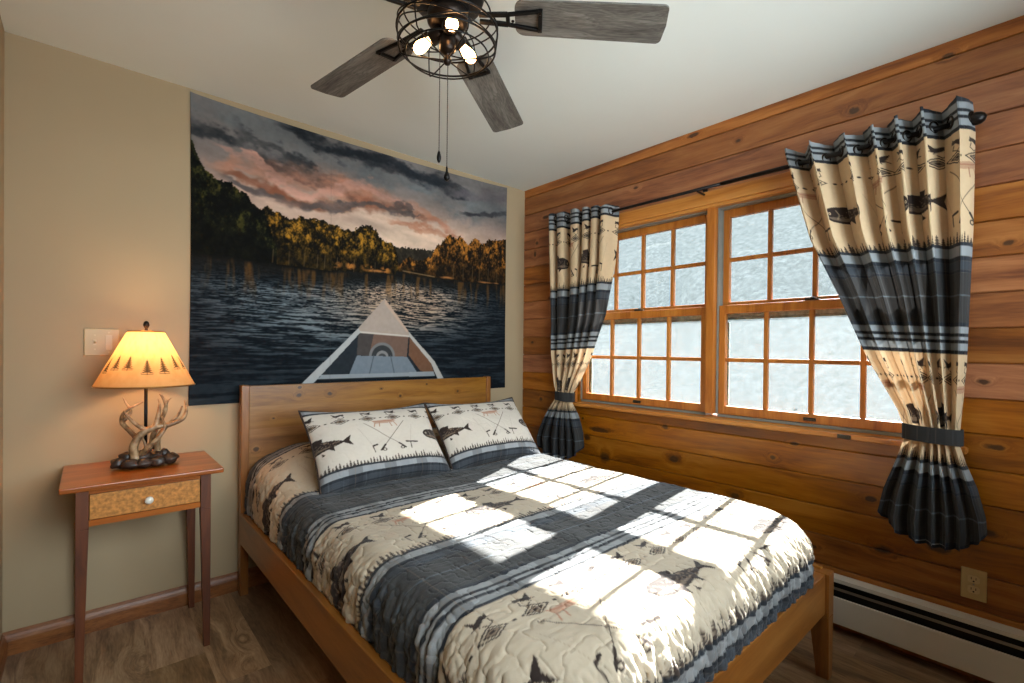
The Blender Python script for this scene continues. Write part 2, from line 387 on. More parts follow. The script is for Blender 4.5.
M['pinebedY'] = wood('honey pine rail', L4(122,72,22), L4(148,92,32), L4(162,106,44), 'Y', 14, 2.6, .35, coat=.25)
M['pinebedZ'] = wood('honey pine post', L4(114,66,24), L4(140,86,34), L4(156,102,46), 'Z', 14, 3, .35, coat=.25)
M['pinebedX'] = wood('honey pine foot rail', L4(114,66,24), L4(140,86,34), L4(156,102,46), 'X', 14, 3, .35, coat=.25)
M['oakbase'] = wood('oak baseboard', L4(92,50,22), L4(134,80,38), L4(152,98,52), 'X', 5, 4, .4, fine=.35)
M['cherry'] = wood('cherry wood', L4(124,58,16), L4(158,84,27), L4(178,104,40), 'X', 12, 2.4, .28, coat=.3, fine=.15)
M['cherryZ'] = wood('cherry wood legs', L4(62,28,10), L4(90,43,16), L4(108,56,23), 'Z', 12, 3, .5, coat=0, fine=.15)
M['maple'] = plain('birds eye maple', L4(186,124,62), .35, var=.38, scale=75, coat=.2)
M['floor'] = wood('oak plank floor', L4(104,78,54), L4(148,116,84), L4(180,150,116), 'Y', 9, 3.0, .42, plank=(.178, -2.156+.178*8, 'X'), planklen=1.22, var=.20, fine=.3, knots=.10, knotcol=L4(80,58,40), knot_scale=3)
M['blade'] = wood('weathered grey oak blade', L4(54,50,46), L4(94,89,83), L4(128,124,117), 'X', 12, 5, .6, fine=.4, bump=.4)
M['black'] = plain('black iron', L4(24,22,21), .42, .7, var=.1)
M['bronze'] = plain('dark bronze', L4(40,32,27), .35, .8)
M['brass'] = plain('aged brass socket', L4(150,110,58), .3, .9)
M['rodm'] = plain('curtain rod metal', L4(32,28,27), .35, .7)
M['vinyl'] = plain('grey vinyl jamb liner', L4(134,134,126), .5)
M['almond'] = plain('almond plastic', L4(184,158,108), .35, var=.02)
M['almond2'] = plain('almond plastic insert', L4(198,174,126), .3, var=.02)
M['slot'] = plain('dark slot', L4(30,26,22), .7)
M['heater'] = plain('cream enamel steel', L4(214,206,190), .4, var=.03, scale=6)
M['heaterdark'] = plain('heater opening', L4(28,24,22), .7)
M['alum'] = plain('dull aluminium', L4(150,146,138), .4, .8)
M['porcelain'] = plain('white porcelain', L4(236,228,214), .2, coat=.5)
M['bronzelock'] = plain('bronze window lift', L4(62,54,44), .4, .6)
M['mattress'] = plain('mattress ticking', L4(220,215,205), .9)
M['piping'] = plain('dark brown piping', L4(54,40,34), .9)
M['shamback'] = plain('sham back cloth', L4(66,62,60), .9)
M['screenframe'] = plain('grey green screen frame', L4(178,188,178), .7, var=.3, scale=60)
M['roof'] = plain('painted soffit', L4(120,120,118), .8)
M['chain'] = plain('dark beaded chain', L4(46,42,40), .4, .6)
M['fabric'] = cloth('lodge print cotton', trans=.09)
M['quilt'] = cloth('quilted lodge print', bump=.35, bscale=420)
M['sham'] = cloth('quilted sham print', bump=.35, bscale=420)
M['tapestry'] = cloth('printed tapestry cloth', bump=.12, bscale=900, sheen=0)
def mat_antler():
    m, nt, b, o = newmat('antler horn'); lk = nt.links.new; at = N(nt, 'ShaderNodeAttribute'); tc = N(nt, 'ShaderNodeTexCoord'); no = N(nt, 'ShaderNodeTexNoise')
    no.inputs['Scale'].default_value = 38; no.inputs['Detail'].default_value = 3; lk(tc.outputs['Object'], no.inputs['Vector'])
    lk(ramp(nt, no.outputs['Fac'], [(.3, L4(84,60,38)), (.5, L4(142,112,78)), (.7, L4(180,152,116))]), b.inputs['Base Color']); setp(b, rough=.4)
    return m
M['antler'] = mat_antler()
M['antlerdark'] = plain('dark antler burr', L4(58,38,24), .45, var=.4, scale=40)
M['rock'] = plain('dark cast rocks', L4(54,40,32), .4, var=.5, scale=35, bump=.5)
def mat_glass():
    m, nt, b, o = newmat('window glass'); nt.nodes.remove(b)
    t = N(nt, 'ShaderNodeBsdfTransparent'); t.inputs[0].default_value = (.96,.98,.98,1)
    g = N(nt, 'ShaderNodeBsdfGlossy'); g.inputs['Roughness'].default_value = .02
    f = N(nt, 'ShaderNodeFresnel'); f.inputs[0].default_value = 1.35
    mx = N(nt, 'ShaderNodeMixShader'); nt.links.new(f.outputs[0], mx.inputs[0]); nt.links.new(t.outputs[0], mx.inputs[1]); nt.links.new(g.outputs[0], mx.inputs[2])
    nt.links.new(mx.outputs[0], o.inputs[0]); return m
M['glass'] = mat_glass()
def mat_bulbglass(name, strength, col):
    m, nt, b, o = newmat(name); setp(b, color=(1,.8,.5,1), rough=.3, em=col, es=strength); return m
M['bulb'] = mat_bulbglass('lit amber bulb', 32, (1,.52,.20,1))
M['lampbulb'] = mat_bulbglass('lit lamp bulb', 150, (1,.62,.32,1))
def mat_screen():
    m, nt, b, o = newmat('insect screen mesh'); nt.nodes.remove(b)
    t = N(nt, 'ShaderNodeBsdfTransparent'); tl = N(nt, 'ShaderNodeBsdfTranslucent'); tl.inputs[0].default_value = (.12,.132,.137,1)
    d = N(nt, 'ShaderNodeBsdfDiffuse'); d.inputs[0].default_value = (.3,.32,.33,1)
    m1 = N(nt, 'ShaderNodeMixShader'); m1.inputs[0].default_value = .5; nt.links.new(tl.outputs[0], m1.inputs[1]); nt.links.new(d.outputs[0], m1.inputs[2])
    mx = N(nt, 'ShaderNodeMixShader'); mx.inputs[0].default_value = .16; nt.links.new(t.outputs[0], mx.inputs[1]); nt.links.new(m1.outputs[0], mx.inputs[2])
    nt.links.new(mx.outputs[0], o.inputs[0]); return m
M['screen'] = mat_screen()

# ------------------------------------------------------------------ the room shell
def wall_right():
    oy0, oy1, oz0, oz1 = -2.405, -.553, .868, 2.002        # window opening
    prof = [(0., 0.)]
    z = .659-PITCH*4
    gz = [z+PITCH*i for i in range(0, 19) if .02 < z+PITCH*i < H-.02]
    for g in gz: prof += [(0., g-.0045), (.003, g-.0020), (.011, g-.0018), (.011, g+.0018), (.003, g+.0020), (0., g+.0045)]
    prof.append((0., H)); 
    for zc in (oz0, oz1): prof.append((None, zc))
    prof.sort(key=lambda t: t[1])
    prof = [(0. if x is None else x, z) for x, z in prof]
    ys = [YF, oy0, oy1, 0.]
    mb = MB(); vs = [(x, y, z) for x, z in prof for y in ys]; n = 4; fs = []
    for i in range(len(prof)-1):
        for j in range(3):
            if j == 1 and prof[i][1] >= oz0-1e-6 and prof[i+1][1] <= oz1+1e-6: continue
            fs.append((i*n+j, i*n+j+1, (i+1)*n+j+1, (i+1)*n+j))
    mb.add(vs, fs)
    # outer skin and reveal, so the wall has thickness
    X = .15; 
    mb.box(.02, X, YF, oy0, 0, H); mb.box(.02, X, oy1, .15, 0, H); mb.box(.02, X, oy0, oy1, 0, oz0-.03); mb.box(.02, X, oy0, oy1, oz1+.03, H)
    return tag(mb.build('wall_right', M['pinewall']), 'wall of horizontal knotty pine boards around the windows', kind='structure')
wall_right()
tag(MB().box(XL-.15, .15, 0, .15, 0, H).build('wall_back', M['wallpaint']), kind='structure')
# left wall, and the front wall behind the camera with an opening for the added fill window
tag(MB().box(XL-.15, XL, YF-.15, 0, 0, H).build('wall_left', M['wallpaint']), kind='structure')
FW = (-2.55, -.35, .95, 2.28)
w = MB(); w.box(XL-.15, FW[0], YF-.15, YF, 0, H); w.box(FW[1], .15, YF-.15, YF, 0, H); w.box(FW[0], FW[1], YF-.15, YF, 0, FW[2]); w.box(FW[0], FW[1], YF-.15, YF, FW[3], H)
tag(w.build('wall_front', M['wallpaint']), kind='structure')
tag(MB().box(XL-.15, .15, YF-.15, .15, -.1, 0).build('floor', M['floor']), kind='structure')
tag(MB().box(XL-.15, .15, YF-.15, .15, H, H+.1).build('ceiling', M['ceiling']), kind='structure')
def base_profile(mb, x0, x1, y, s, h=.092, axis='x'):
    pr = [(0,0),(.015,0),(.015,h*.62),(.012,h*.74),(.007,h*.86),(.004,h),(0,h)]
    vs = []
    for X in (x0, x1):
        for d, z in pr: vs.append((X, y+s*d, z) if axis == 'x' else (y+s*d, X, z))
    n = len(pr); fs = [(i, (i+1) % n, n+(i+1) % n, n+i) for i in range(n)] + [tuple(range(n)), tuple(range(n, 2*n))]
    mb.add(vs, fs)
b = MB(); base_profile(b, XL, 0, 0, -1); tag(b.build('baseboard_back', M['oakbase']), kind='structure')
b = MB(); base_profile(b, YF, -.016, XL, 1, axis='y'); tag(b.build('baseboard_left', wood('oak baseboard side', L4(92,50,22), L4(134,80,38), L4(152,98,52), 'Y', 5, 4, .4, fine=.35)), kind='structure')

# windows
def sash(y0, y1, z0, z1, x0, x1, rails, parent, name, nv=4):
    """wooden sash: stiles, bottom/top rail, muntins; glass as child"""
    rb, rt = rails; st = .035; m = MB()
    m.box(x0, x1, y0, y0+st, z0, z1); m.box(x0, x1, y1-st, y1, z0, z1)
    m.box(x0, x1, y0+st, y1-st, z0, z0+rb); m.box(x0, x1, y0+st, y1-st, z1-rt, z1)
    gy0, gy1, gz0, gz1 = y0+st, y1-st, z0+rb, z1-rt; mw = .0105
    xm0, xm1 = x0+.004, x1-.004
    for i in range(1, nv):
        yc = gy0+(gy1-gy0)*i/nv; m.box(xm0, xm1, yc-mw, yc+mw, gz0, gz1)
    zc = (gz0+gz1)/2
    for i in range(nv):
        a = gy0+(gy1-gy0)*i/nv+(mw if i else 0); bb = gy0+(gy1-gy0)*(i+1)/nv-(mw if i < nv-1 else 0)
        m.box(xm0+.0006, xm1-.0006, a, bb, zc-mw, zc+mw)
    o = m.build(name, M['pinesash'], parent, bevel=.0035)
    xc = (x0+x1)/2
    MB().box(xc-.002, xc+.002, gy0-.004, gy1+.004, gz0-.004, gz1+.004).build('window_pane', M['glass'], o)
    return o
def window(name, y0, y1):
    e = empty(name, (0, 0, 0)); tag(e, kind='structure')
    # grey vinyl liner around
    f = MB(); X0, X1 = .028, .125; t = .008
    f.box(X0, X1, y0, y0+t, .890, 2.0); f.box(X0, X1, y1-t, y1, .890, 2.0); f.box(X0, X1, y0+t, y1-t, 2.0-.012, 2.0); f.box(X0, X1, y0+t, y1-t, .876, .888)
    for y in (y0+t, y1-t-.006):   # parting strips
        f.box(.064, .068, y, y+.006, .89, 1.988)
    f.build('jamb_liner', M['vinyl'], e)
    lo = sash(y0+.009, y1-.009, .890, 1.470, .034, .064, (.045, .045), e, 'lower_sash')
    up = sash(y0+.009, y1-.009, 1.452, 1.987, .070, .100, (.038, .044), e, 'upper_sash')
    yc = (y0+y1)/2
    k = MB(); k.box(.026, .034, yc-.026, yc+.026, .902, .918); k.box(.016, .028, yc-.022, yc+.022, .905, .911); k.build('sash_lift', M['bronzelock'], lo, bevel=.002)
    k = MB(); k.box(.036, .060, yc-.03, yc+.03, 1.470, 1.477); k.lathe([(.010,0),(.010,.006),(.006,.010)], (.048, yc, 1.477), 12); k.box(.044, .052, yc-.004, yc+.034, 1.479, 1.485); k.build('sash_lock', M['bronzelock'], lo, bevel=.001)
    MB().box(.104, .1055, y0+.01, y1-.01, .890, 1.410).build('insect_screen', M['screen'], e)
    fr = MB(); fa, fb = y0+.010, y1-.010
    fr.box(.106, .120, fa, fb, 1.397, 1.475); fr.box(.106, .120, fa, fb, .890, .908); fr.box(.106, .120, fa, fa+.022, .908, 1.384); fr.box(.106, .120, fb-.022, fb, .908, 1.384)
    fr.build('screen_frame', M['screenframe'], e)
    return e
window('window_1', -1.455, -.555); window('window_2', -2.403, -1.503)
m = MB(); m.box(-.004, .03, -1.500, -1.458, .892, 2.0); m.box(.03, .125, -1.502, -1.456, .892, 2.0)
tag(m.build('trim_3', M['pinesash'], bevel=.002), 'pine mullion between the two windows', kind='structure')
# head casing
m = MB(); m.box(-.020, .0, -2.47, -.49, 2.012, 2.083); m.box(-.012, .034, -2.405, -.553, 1.994, 2.012); m.box(.03,.14,-2.405,-.553,2.001,2.03)
tag(m.build('trim_1', M['pinetrim'], bevel=.003), 'pine head casing over the windows', kind='structure')
# side casings (mostly behind the curtains)
m = MB(); m.box(-.019, .0, -.553, -.490, .872, 1.999); tag(m.build('trim_4', M['pinesash'], bevel=.003), kind='structure')
m = MB(); m.box(-.019, .0, -2.468, -2.405, .872, 1.999); tag(m.build('trim_5', M['pinesash'], bevel=.003), kind='structure')
# stool (sill board)
m = MB(); m.box(-.042, .028, -2.50, -.47, .846, .870); m.box(.028, .135, -2.404, -.554, .846, .874)
tag(m.build('trim_2', M['pinetrim'], bevel=.006, seg=3), 'pine window stool under both windows', kind='structure')
# bracket latch on the stool edge
k = MB(); k.box(-.049, -.0425, -2.135, -2.085, .850, .868); k.box(-.053, -.049, -2.128, -2.092, .854, .864)
tag(k.build('sill_latch', M['bronzelock'], bevel=.001), 'small dark metal latch on front edge of sunny window sill', 'latch')
# unseen window added behind the camera to give the room fill daylight
e = empty('fill_window'); tag(e, kind='structure'); f = MB(); a, b_, c_, d_ = FW
f.box(a, a+.05, YF-.12, YF-.02, c_, d_); f.box(b_-.05, b_, YF-.12, YF-.02, c_, d_); f.box(a+.05, b_-.05, YF-.12, YF-.02, c_, c_+.05); f.box(a+.05, b_-.05, YF-.12, YF-.02, d_-.05, d_)
f.box((a+b_)/2-.025, (a+b_)/2+.025, YF-.11, YF-.03, c_+.05, d_-.05)
f.build('fill_window_frame', M['pinesash'], e, bevel=.003); MB().box(a+.04, b_-.04, YF-.07, YF-.066, c_+.04, d_-.04).build('window_pane', M['glass'], e)

# eave outside
m = MB(); m.box(.15, .79, -4.6, 1.5, 2.22, 2.24); m.box(.79, .83, -4.6, 1.5, 2.145, 2.30)
tag(m.build('trim_6', M['roof']), 'roof eave and gutter board outside over the windows', kind='structure')

# ------------------------------------------------------------------ outside ground and hillside
def hillside():
    n, mm = 70, 110
    X = np.linspace(.3, 16, n)[:, None]+np.zeros((1, mm)); Y = np.linspace(-16, 12, mm)[None]+np.zeros((n, 1))
    Z = -.55+.10*fbm(X*1.3, Y*1.3, 3)+np.maximum(X-3.0, 0)*.62+.5*(fbm(X*.5, Y*.5, 8)-.5)*np.clip(X-3, 0, 3)
    mt, nt, b, o = newmat('pale hillside'); lk = nt.links.new; tc = N(nt, 'ShaderNodeTexCoord')
    a = N(nt, 'ShaderNodeTexNoise'); a.inputs['Scale'].default_value = 9; a.inputs['Detail'].default_value = 10; a.inputs['Roughness'].default_value = .82; lk(tc.outputs['Object'], a.inputs['Vector'])
    lk(ramp(nt, a.outputs['Fac'], [(.34, (.036,.039,.036,1)), (.5, (.060,.063,.061,1)), (.66, (.094,.096,.094,1))]), b.inputs['Base Color']); setp(b, rough=1, spec=0)
    o = grid_mesh('ground', np.stack([X, Y, Z], -1), None, mt); return tag(o, 'pale washed out hillside beyond the windows', kind='structure')
hillside()

def brush():
    rn = random.Random(5); m = MB()
    for i in range(420):
        x = 2.6+rn.random()*2.4; y = -3.2+rn.random()*5.4; z = -.62; h = .45+rn.random()*.75
        dx, dy = (rn.random()-.5)*.5, (rn.random()-.5)*.5
        p0 = (x, y, z); p1 = (x+dx*.4, y+dy*.4, z+h*.5); p2 = (x+dx, y+dy, z+h)
        m.tube([p0, p1, p2], [.008, .006, .002], 3)
        for k in range(5):
            t = .3+.7*rn.random(); c = (x+dx*t, y+dy*t, z+h*t); a = rn.random()*6.28; s = .05+.06*rn.random()
            d = Vector((math.cos(a), math.sin(a), .6)).normalized()*s; q = Vector((-math.sin(a), math.cos(a), 0))*s*.28
            c = Vector(c); m.add([c, c+d*.5+q, c+d, c+d*.5-q], [(0,1,2,3)])
    o = m.build('brush', plain('pale dry brush', (.05,.06,.05,1), .9, var=.4, scale=5))
    return tag(o, 'pale dry brush growing outside below the windows', 'brush', kind='stuff')
brush()

# ------------------------------------------------------------------ bed
BX0, BX1 = -1.952, -.395
def bed():
    e = empty('bed_frame', ((BX0+BX1)/2, -1.1, 0)); ox, oy = -(BX0+BX1)/2, 1.1
    tag(e, 'honey pine bed frame with plank headboard and tapered feet', 'bed')
    def B(mb, name, mat, **k): return mb.build(name, mat, e, loc=(ox, oy, 0), **k)
    # headboard: posts + boards + cap, in bed coordinates = world
    hx0, hx1, hy0, hy1, hz = -1.948, -.387, -.088, -.043, 1.034
    hb = MB(); hb.box(hx0+.036, hx1-.036, hy0+.008, hy1-.008, .22, hz-.004)
    h = B(hb, 'headboard', M['pinebed'], bevel=.002)
    for x0, x1 in ((hx0, hx0+.036), (hx1-.036, hx1)):
        p = MB(); p.frustum((x0, x1, hy0, hy1, 0), (x0, x1, hy0, hy1, hz)); B(p, 'headboard_post', M['pinebedZ'], bevel=.003)
    rz0, rz1 = .262, .408
    r = MB(); r.box(BX0, BX0+.026, -2.135, hy0+.002, rz0, rz1); B(r, 'side_rail', M['pinebedY'], bevel=.003)
    r = MB(); r.box(BX1-.026, BX1, -2.135, hy0+.002, rz0, rz1); B(r, 'side_rail', M['pinebedY'], bevel=.003)
    r = MB(); r.box(BX0+.058, BX1-.058, -2.160, -2.118, rz0-.012, rz1-.008); B(r, 'foot_rail', M['pinebedX'], bevel=.003)
    for s, x0, x1 in ((0, BX0, BX0+.06), (1, BX1-.06, BX1)):
        p = MB(); p.box(x0, x1, -2.172, -2.105, .24, .400)
        if s: b = (x0+.018, x1-.002, -2.170, -2.128, 0)
        else: b = (x0+.002, x1-.018, -2.170, -2.128, 0)
        p.frustum(b, (x0, x1, -2.172, -2.105, .24)); B(p, 'leg', M['pinebedZ'], bevel=.003)
    for s in (-.55, 0, .55):
        q = MB(); cx = (BX0+BX1)/2+s; q.box(cx-.03, cx+.03, -2.118, hy0, .272, .312); B(q, 'slat_beam', M['pinebedY'])
bed()
tag(MB().box(-1.900, -.447, -2.04, -.095, .314, .556).build('mattress', M['mattress'], bevel=.05, seg=4), 'pale mattress hidden beneath the plaid quilt', 'mattress')

def quilt():
    x0, x1, yf, yh = -1.921, -.390, -2.158, -.092
    R, r, top, zb = .27, .105, .600, .405
    step = .0036
    ext = r*PI/2+(top-zb-r)
    maxd = (R-r)+ext
    S = np.arange(x0+R-maxd, x1-R+maxd+step/2, step); T = np.arange(yf+R-maxd, yh+step/2, step)
    s, t = np.meshgrid(S, T, indexing='ij')
    cx0, cx1, cy = x0+R, x1-R, yf+R
    nx = np.clip(s, cx0, cx1); ny = np.maximum(t, cy); dx, dy = s-nx, t-ny; d = np.hypot(dx, dy)+1e-9
    ux, uy = dx/d, dy/d; dp = np.maximum(d-(R-r), 0)
    a = np.minimum(dp/r, PI/2); ho = r*np.sin(a); dr = r*(1-np.cos(a))+np.maximum(dp-r*PI/2, 0)
    out = np.where(d > R-r, (R-r)+ho, d)
    X = nx+ux*out; Y = ny+uy*out; Z = top-dr
    fl = sstep(0, .2, dr)                           # 0 on top, 1 on the drops
    # sleeping pillows under the quilt at the head
    hump = .135*sstep(-.62, -.27, Y)*(1-.15*sstep(-.2, -.09, Y))*(1-fl)
    hump *= 1-.25*np.exp(-((X+1.17)/.07)**2)
    edge = 1-.45*sstep(.50, .72, np.abs(X+1.17))
    Z = Z+hump*edge
    # normals of the smooth shape
    P = np.stack([X, Y, Z], -1)
    gu = np.gradient(P, axis=0); gv = np.gradient(P, axis=1); n = np.cross(gu, gv); n /= np.linalg.norm(n, axis=-1, keepdims=True)+1e-12
    # vermicelli stitching, puffs between, soft waves, gathers on the drops
    f1 = fbm(s/.034, t/.034, 21, 2, .35); st = np.exp(-((f1-.5)/.034)**2)
    f2 = fbm(s/.11+9, t/.11, 31, 3); f3 = fbm(s/.30, t/.22, 41, 2)
    disp = -.0034*st+.0050*(f2-.5)+.013*(f3-.5)*(1-fl)
    cr = .65*np.sin(np.arctan2(uy, ux)*0+s*2*PI/.085+3*fbm(s/.2, t/.2, 51, 2))*np.abs(uy)+np.sin(t*2*PI/.11+3*fbm(s/.2, t/.2, 61, 2))*np.abs(ux)
    disp += fl*.0045*cr
    fw = uy*uy; rg = fbm(s/.014, t/.032, 71, 3)*fw+fbm(s/.032, t/.014, 72, 3)*(1-fw); disp += .027*(rg-.5)*sstep(-.01, .07, dr)
    disp += .0028*(fbm(s/.040, t/.010, 73, 3)-.5)*(1-fl)
    P = P+n*disp[..., None]*np.where(n[..., 2:3] < -.2, -1, 1)
    # printed bands: tan starts at y = -0.24 - .79 k, u runs across the bed
    v = ((-t-.235)/.79*TH); u = (s+1.17)+.21
    C = lin(FABQ.sample(u, np.mod(v, TH), True))
    keep = (d <= maxd) & ~((t > yh-.001) & False)
    o = grid_mesh('quilt', P, C, M['quilt'], keep=keep)
    sd = o.modifiers.new('Solidify', 'SOLIDIFY'); sd.thickness = .006; sd.offset = -1
    return tag(o, 'quilt with charcoal plaid bands and tan fishing lodge bands spread over the bed', 'quilt')
quilt()

def sham(name, c, right_tilt, lean_up, w, h, th, uoff, label, seed):
    """stuffed pillow sham, printed front, piping round the edge"""
    n, m = 190, 140
    a = np.linspace(-1, 1, n)[:, None]+np.zeros((1, m)); b = np.linspace(-1, 1, m)[None]+np.zeros((n, 1))
    def outline(a, b):
        x = a*w/2*(1-.055*(1-b*b)**1.0*np.abs(a)**3); y = b*h/2*(1-.15*(1-a*a)*np.abs(b)**3); return x, y
    prof = (np.clip(1-np.abs(a)**2.6, 0, 1)**.55)*(np.clip(1-np.abs(b)**2.4, 0, 1)**.55)
    x, y = outline(a, b)
    nz = fbm(a*2+seed, b*2, 5+seed, 3); st = np.exp(-((fbm((a+3*seed)*w/2/.035, b*h/2/.035, 25+seed, 2)-.5)/.035)**2)
    zf = th*prof*(.88+.24*nz)-.0022*st*np.clip(prof*4, 0, 1)
    zb = -th*.75*prof
    # slight sag: lower part fuller
    zf = zf*(1-.16*b)
    e = empty(name, c); 
    u = (a+1)/2*TW+uoff; v = .525-(b+1)/2*.575
    C = lin(FABS.sample(u, np.mod(v, TH), True))
    tiltv = Vector((math.cos(right_tilt), 0, math.sin(right_tilt))).normalized()
    upv = (Vector(lean_up)-tiltv*Vector(lean_up).dot(tiltv)).normalized(); nrm = tiltv.cross(upv).normalized()
    def to(x, y, z):
        return x[..., None]*np.array(tiltv)+y[..., None]*np.array(upv)+z[..., None]*np.array(nrm)
    P = to(x, y, zf); o = grid_mesh('front_panel', P, C, M['sham'], e)
    Pb = to(x, y, zb); k = 5
    ob = grid_mesh('back_panel', Pb[::k, ::k][:, ::-1] if (n-1) % k == 0 else Pb[:, ::-1], None, M['shamback'], e)
    ring = []
    for q in np.linspace(-1, 1, 40)[:-1]: ring.append((q, -1))
    for q in np.linspace(-1, 1, 30)[:-1]: ring.append((1, q))
    for q in np.linspace(1, -1, 40)[:-1]: ring.append((q, 1))
    for q in np.linspace(1, -1, 30)[:-1]: ring.append((-1, q))
    ra = np.array(ring); rx, ry = outline(ra[:, 0], ra[:, 1]); RP = to(rx, ry, np.zeros(len(ra)))
    MB().tube([tuple(q) for q in RP], .0052, 6, closed=True).build('piping', M['piping'], e, smooth=True)
    return tag(e, label, 'pillow', 'fishing print pillow shams against the headboard')
sham('pillow_sham', (-1.445, -.545, .752), math.radians(-.5), (0, .27, .31), .665, .455, .085, .055, 'left fishing print pillow sham, the one nearer the lamp', 1)
sham('pillow_sham', (-.786, -.545, .748), math.radians(-.5), (.075, .27, .31), .645, .450, .083, .050, 'right fishing print pillow sham, the one nearer the windows', 2)

# ------------------------------------------------------------------ tapestry
def paint_tapestry():
    W, Hh = 1.969, 1.483; c = Canvas(W, Hh, .0030, (170,140,125)); U, V = c.U, Hh-c.V   # V up
    wx = fbm(U*1.6, V*3.0, 3, 5); wy = fbm(U*1.6+7, V*3.0+3, 4, 5)
    # sky base
    horizon = .76
    bright = np.exp(-(((U-1.10)/.55)**2+((V-.98)/.17)**2))
    g = lambda a: np.array(a, float)
    base = g((118,112,110))[None, None]*np.ones(U.shape+(1,))
    c.img = base
    c.put(sstep(1.32, 1.0, V), (172,142,126)); c.put(bright, (238,206,180)); c.put(np.exp(-(((U-.62)/.5)**2+((V-1.03)/.07)**2)), (196,168,150), .8)
    # slanting cloud coordinates (bands fall to the right)
    def band(pts, width, col, al, k=1., seed=1, soft=.55):
        xs = [p[0] for p in pts]; ys = [p[1] for p in pts]; cy = np.interp(U, xs, ys); ww = np.interp(U, xs, width)
        d = (V-cy+((fbm(U*3.2+seed, V*4.5, seed+20, 5)-.5)*.22+(fbm(U*11+seed, V*16, seed+50, 4, .6)-.5)*.13)*k)/ww; m = sstep(1.15, soft*.6, np.abs(d))
        inside = sstep(xs[0]-.05, xs[0]+.08, U)*(1-sstep(xs[-1]-.06, xs[-1]+.05, U))
        tex = .50+1.7*(fbm(U*6+seed, V*10, seed+40, 6, .6)-.38)
        c.put(m*inside*np.clip(tex, 0, 1), col, al)
    band([(-.1,1.44),(.5,1.40),(1.0,1.36),(1.5,1.30),(2.1,1.30)], [.10,.10,.09,.09,.10], (104,108,110), .9, seed=3)
    band([(-.1,1.42),(.3,1.26),(.66,1.17),(.85,1.12)], [.045,.05,.045,.02], (40,44,48), 1, seed=5)
    band([(.2,1.38),(.5,1.29),(.9,1.18)], [.03,.035,.02], (48,50,52), .9, seed=6)
    band([(.38,1.50),(.75,1.42),(1.1,1.425),(1.45,1.40),(1.62,1.345)], [.02,.055,.07,.065,.03], (34,38,44), 1, .8, seed=7)
    band([(.38,1.48),(.75,1.42),(1.1,1.42),(1.45,1.40),(1.62,1.345)], [.02,.03,.045,.04,.02], (36,40,46), 1, .6, seed=17)
    band([(.08,1.17),(.3,1.20),(.6,1.20),(.9,1.21),(1.2,1.17),(1.5,1.10)], [.03,.07,.09,.09,.06,.02], (186,126,100), .95, .7, seed=9)
    band([(.1,1.22),(.5,1.16),(.8,1.24),(1.2,1.20)], [.02,.03,.05,.02], (196,146,128), .9, .9, seed=10)
    band([(.12,1.13),(.32,1.11),(.5,1.085),(.75,1.14),(1.05,1.17),(1.30,1.115)], [.02,.04,.05,.06,.06,.015], (124,78,58), 1, .6, seed=11)
    band([(.12,1.14),(.3,1.105),(.5,1.065),(.65,1.07),(.85,1.11),(1.1,1.15),(1.25,1.12)], [.02,.04,.04,.035,.03,.025,.01], (78,72,72), .9, .8, seed=12)
    band([(1.0,1.09),(1.3,1.07),(1.55,1.08)], [.02,.03,.01], (180,112,82), .7, .7, seed=13)
    band([(1.55,1.22),(1.75,1.235),(2.0,1.30)], [.015,.022,.035], (52,52,56), 1, .5, seed=14)
    band([(1.45,1.33),(1.7,1.36),(2.0,1.40)], [.04,.05,.06], (112,104,108), .7, .7, seed=15)
    c.img = c.img*(.80+.42*fbm(U*4+wx, V*11+wy*2, 150, 6, .58))[..., None]
    # trees helper
    def trees(top, bottom, cols, seed, amp=.035, fs=22, dens=1.):
        xs = [p[0] for p in top]; ys = [p[1] for p in top]; tp = np.interp(U, xs, ys)+(fbm(U*30, U*0+seed, seed, 3)-.5)*amp*1.6+(fbm(U*9, U*0+seed*3, seed+5, 2)-.5)*amp
        bx = [p[0] for p in bottom]; by = [p[1] for p in bottom]; bt = np.interp(U, bx, by)
        ins = ((U > xs[0]) & (U < xs[-1]) & (V < tp+(vnoise(U*140, V*140, seed)-.5)*.018) & (V > bt)).astype(float)
        rel = np.clip((V-bt)/np.maximum(tp-bt, .01), 0, 1)
        tx = .55*fbm(U*fs, V*fs*.8, seed+2, 5, .62)+.45*fbm(U*fs*3.4, V*fs*2.2, seed+7, 4, .7); lit = np.clip((tx-.43)*3.6+(vnoise(U*230, V*150, seed+9)-.5)*.35, 0, 1)*(.38+.75*sstep(.08, .7, rel))
        dark, mid, hi = [np.array(q, float) for q in cols]
        col = dark+(mid-dark)*np.clip(lit*1.5, 0, 1)[..., None]+(hi-mid)*np.clip(lit*1.6-.7, 0, 1)[..., None]
        k = ins[..., None]; c.img = c.img*(1-k)+col*k
        return
    shoreL = [(-.1,.724),(.17,.73),(.305,.718),(.665,.716),(.967,.736),(1.08,.741)]
    shoreR = [(1.05,.766),(1.24,.748),(1.39,.751),(1.64,.749),(2.0,.766)]
    trees([(1.04,.905),(1.13,.918),(1.24,.922),(1.36,.925),(2.0,.96)], shoreR, ((38,34,28),(52,46,36),(66,58,44)), 80, .004)
    trees([(1.07,.80),(1.16,.86),(1.24,.85),(1.32,.875),(1.37,.955),(1.414,1.0),(1.46,1.045),(1.53,1.04),(1.55,1.07),(1.62,1.02),(1.68,1.075),(1.74,1.035),(1.79,1.06),(1.86,1.07),(2.0,1.10)], shoreR, ((24,18,12),(116,74,28),(196,124,46)), 60, .02, 26)
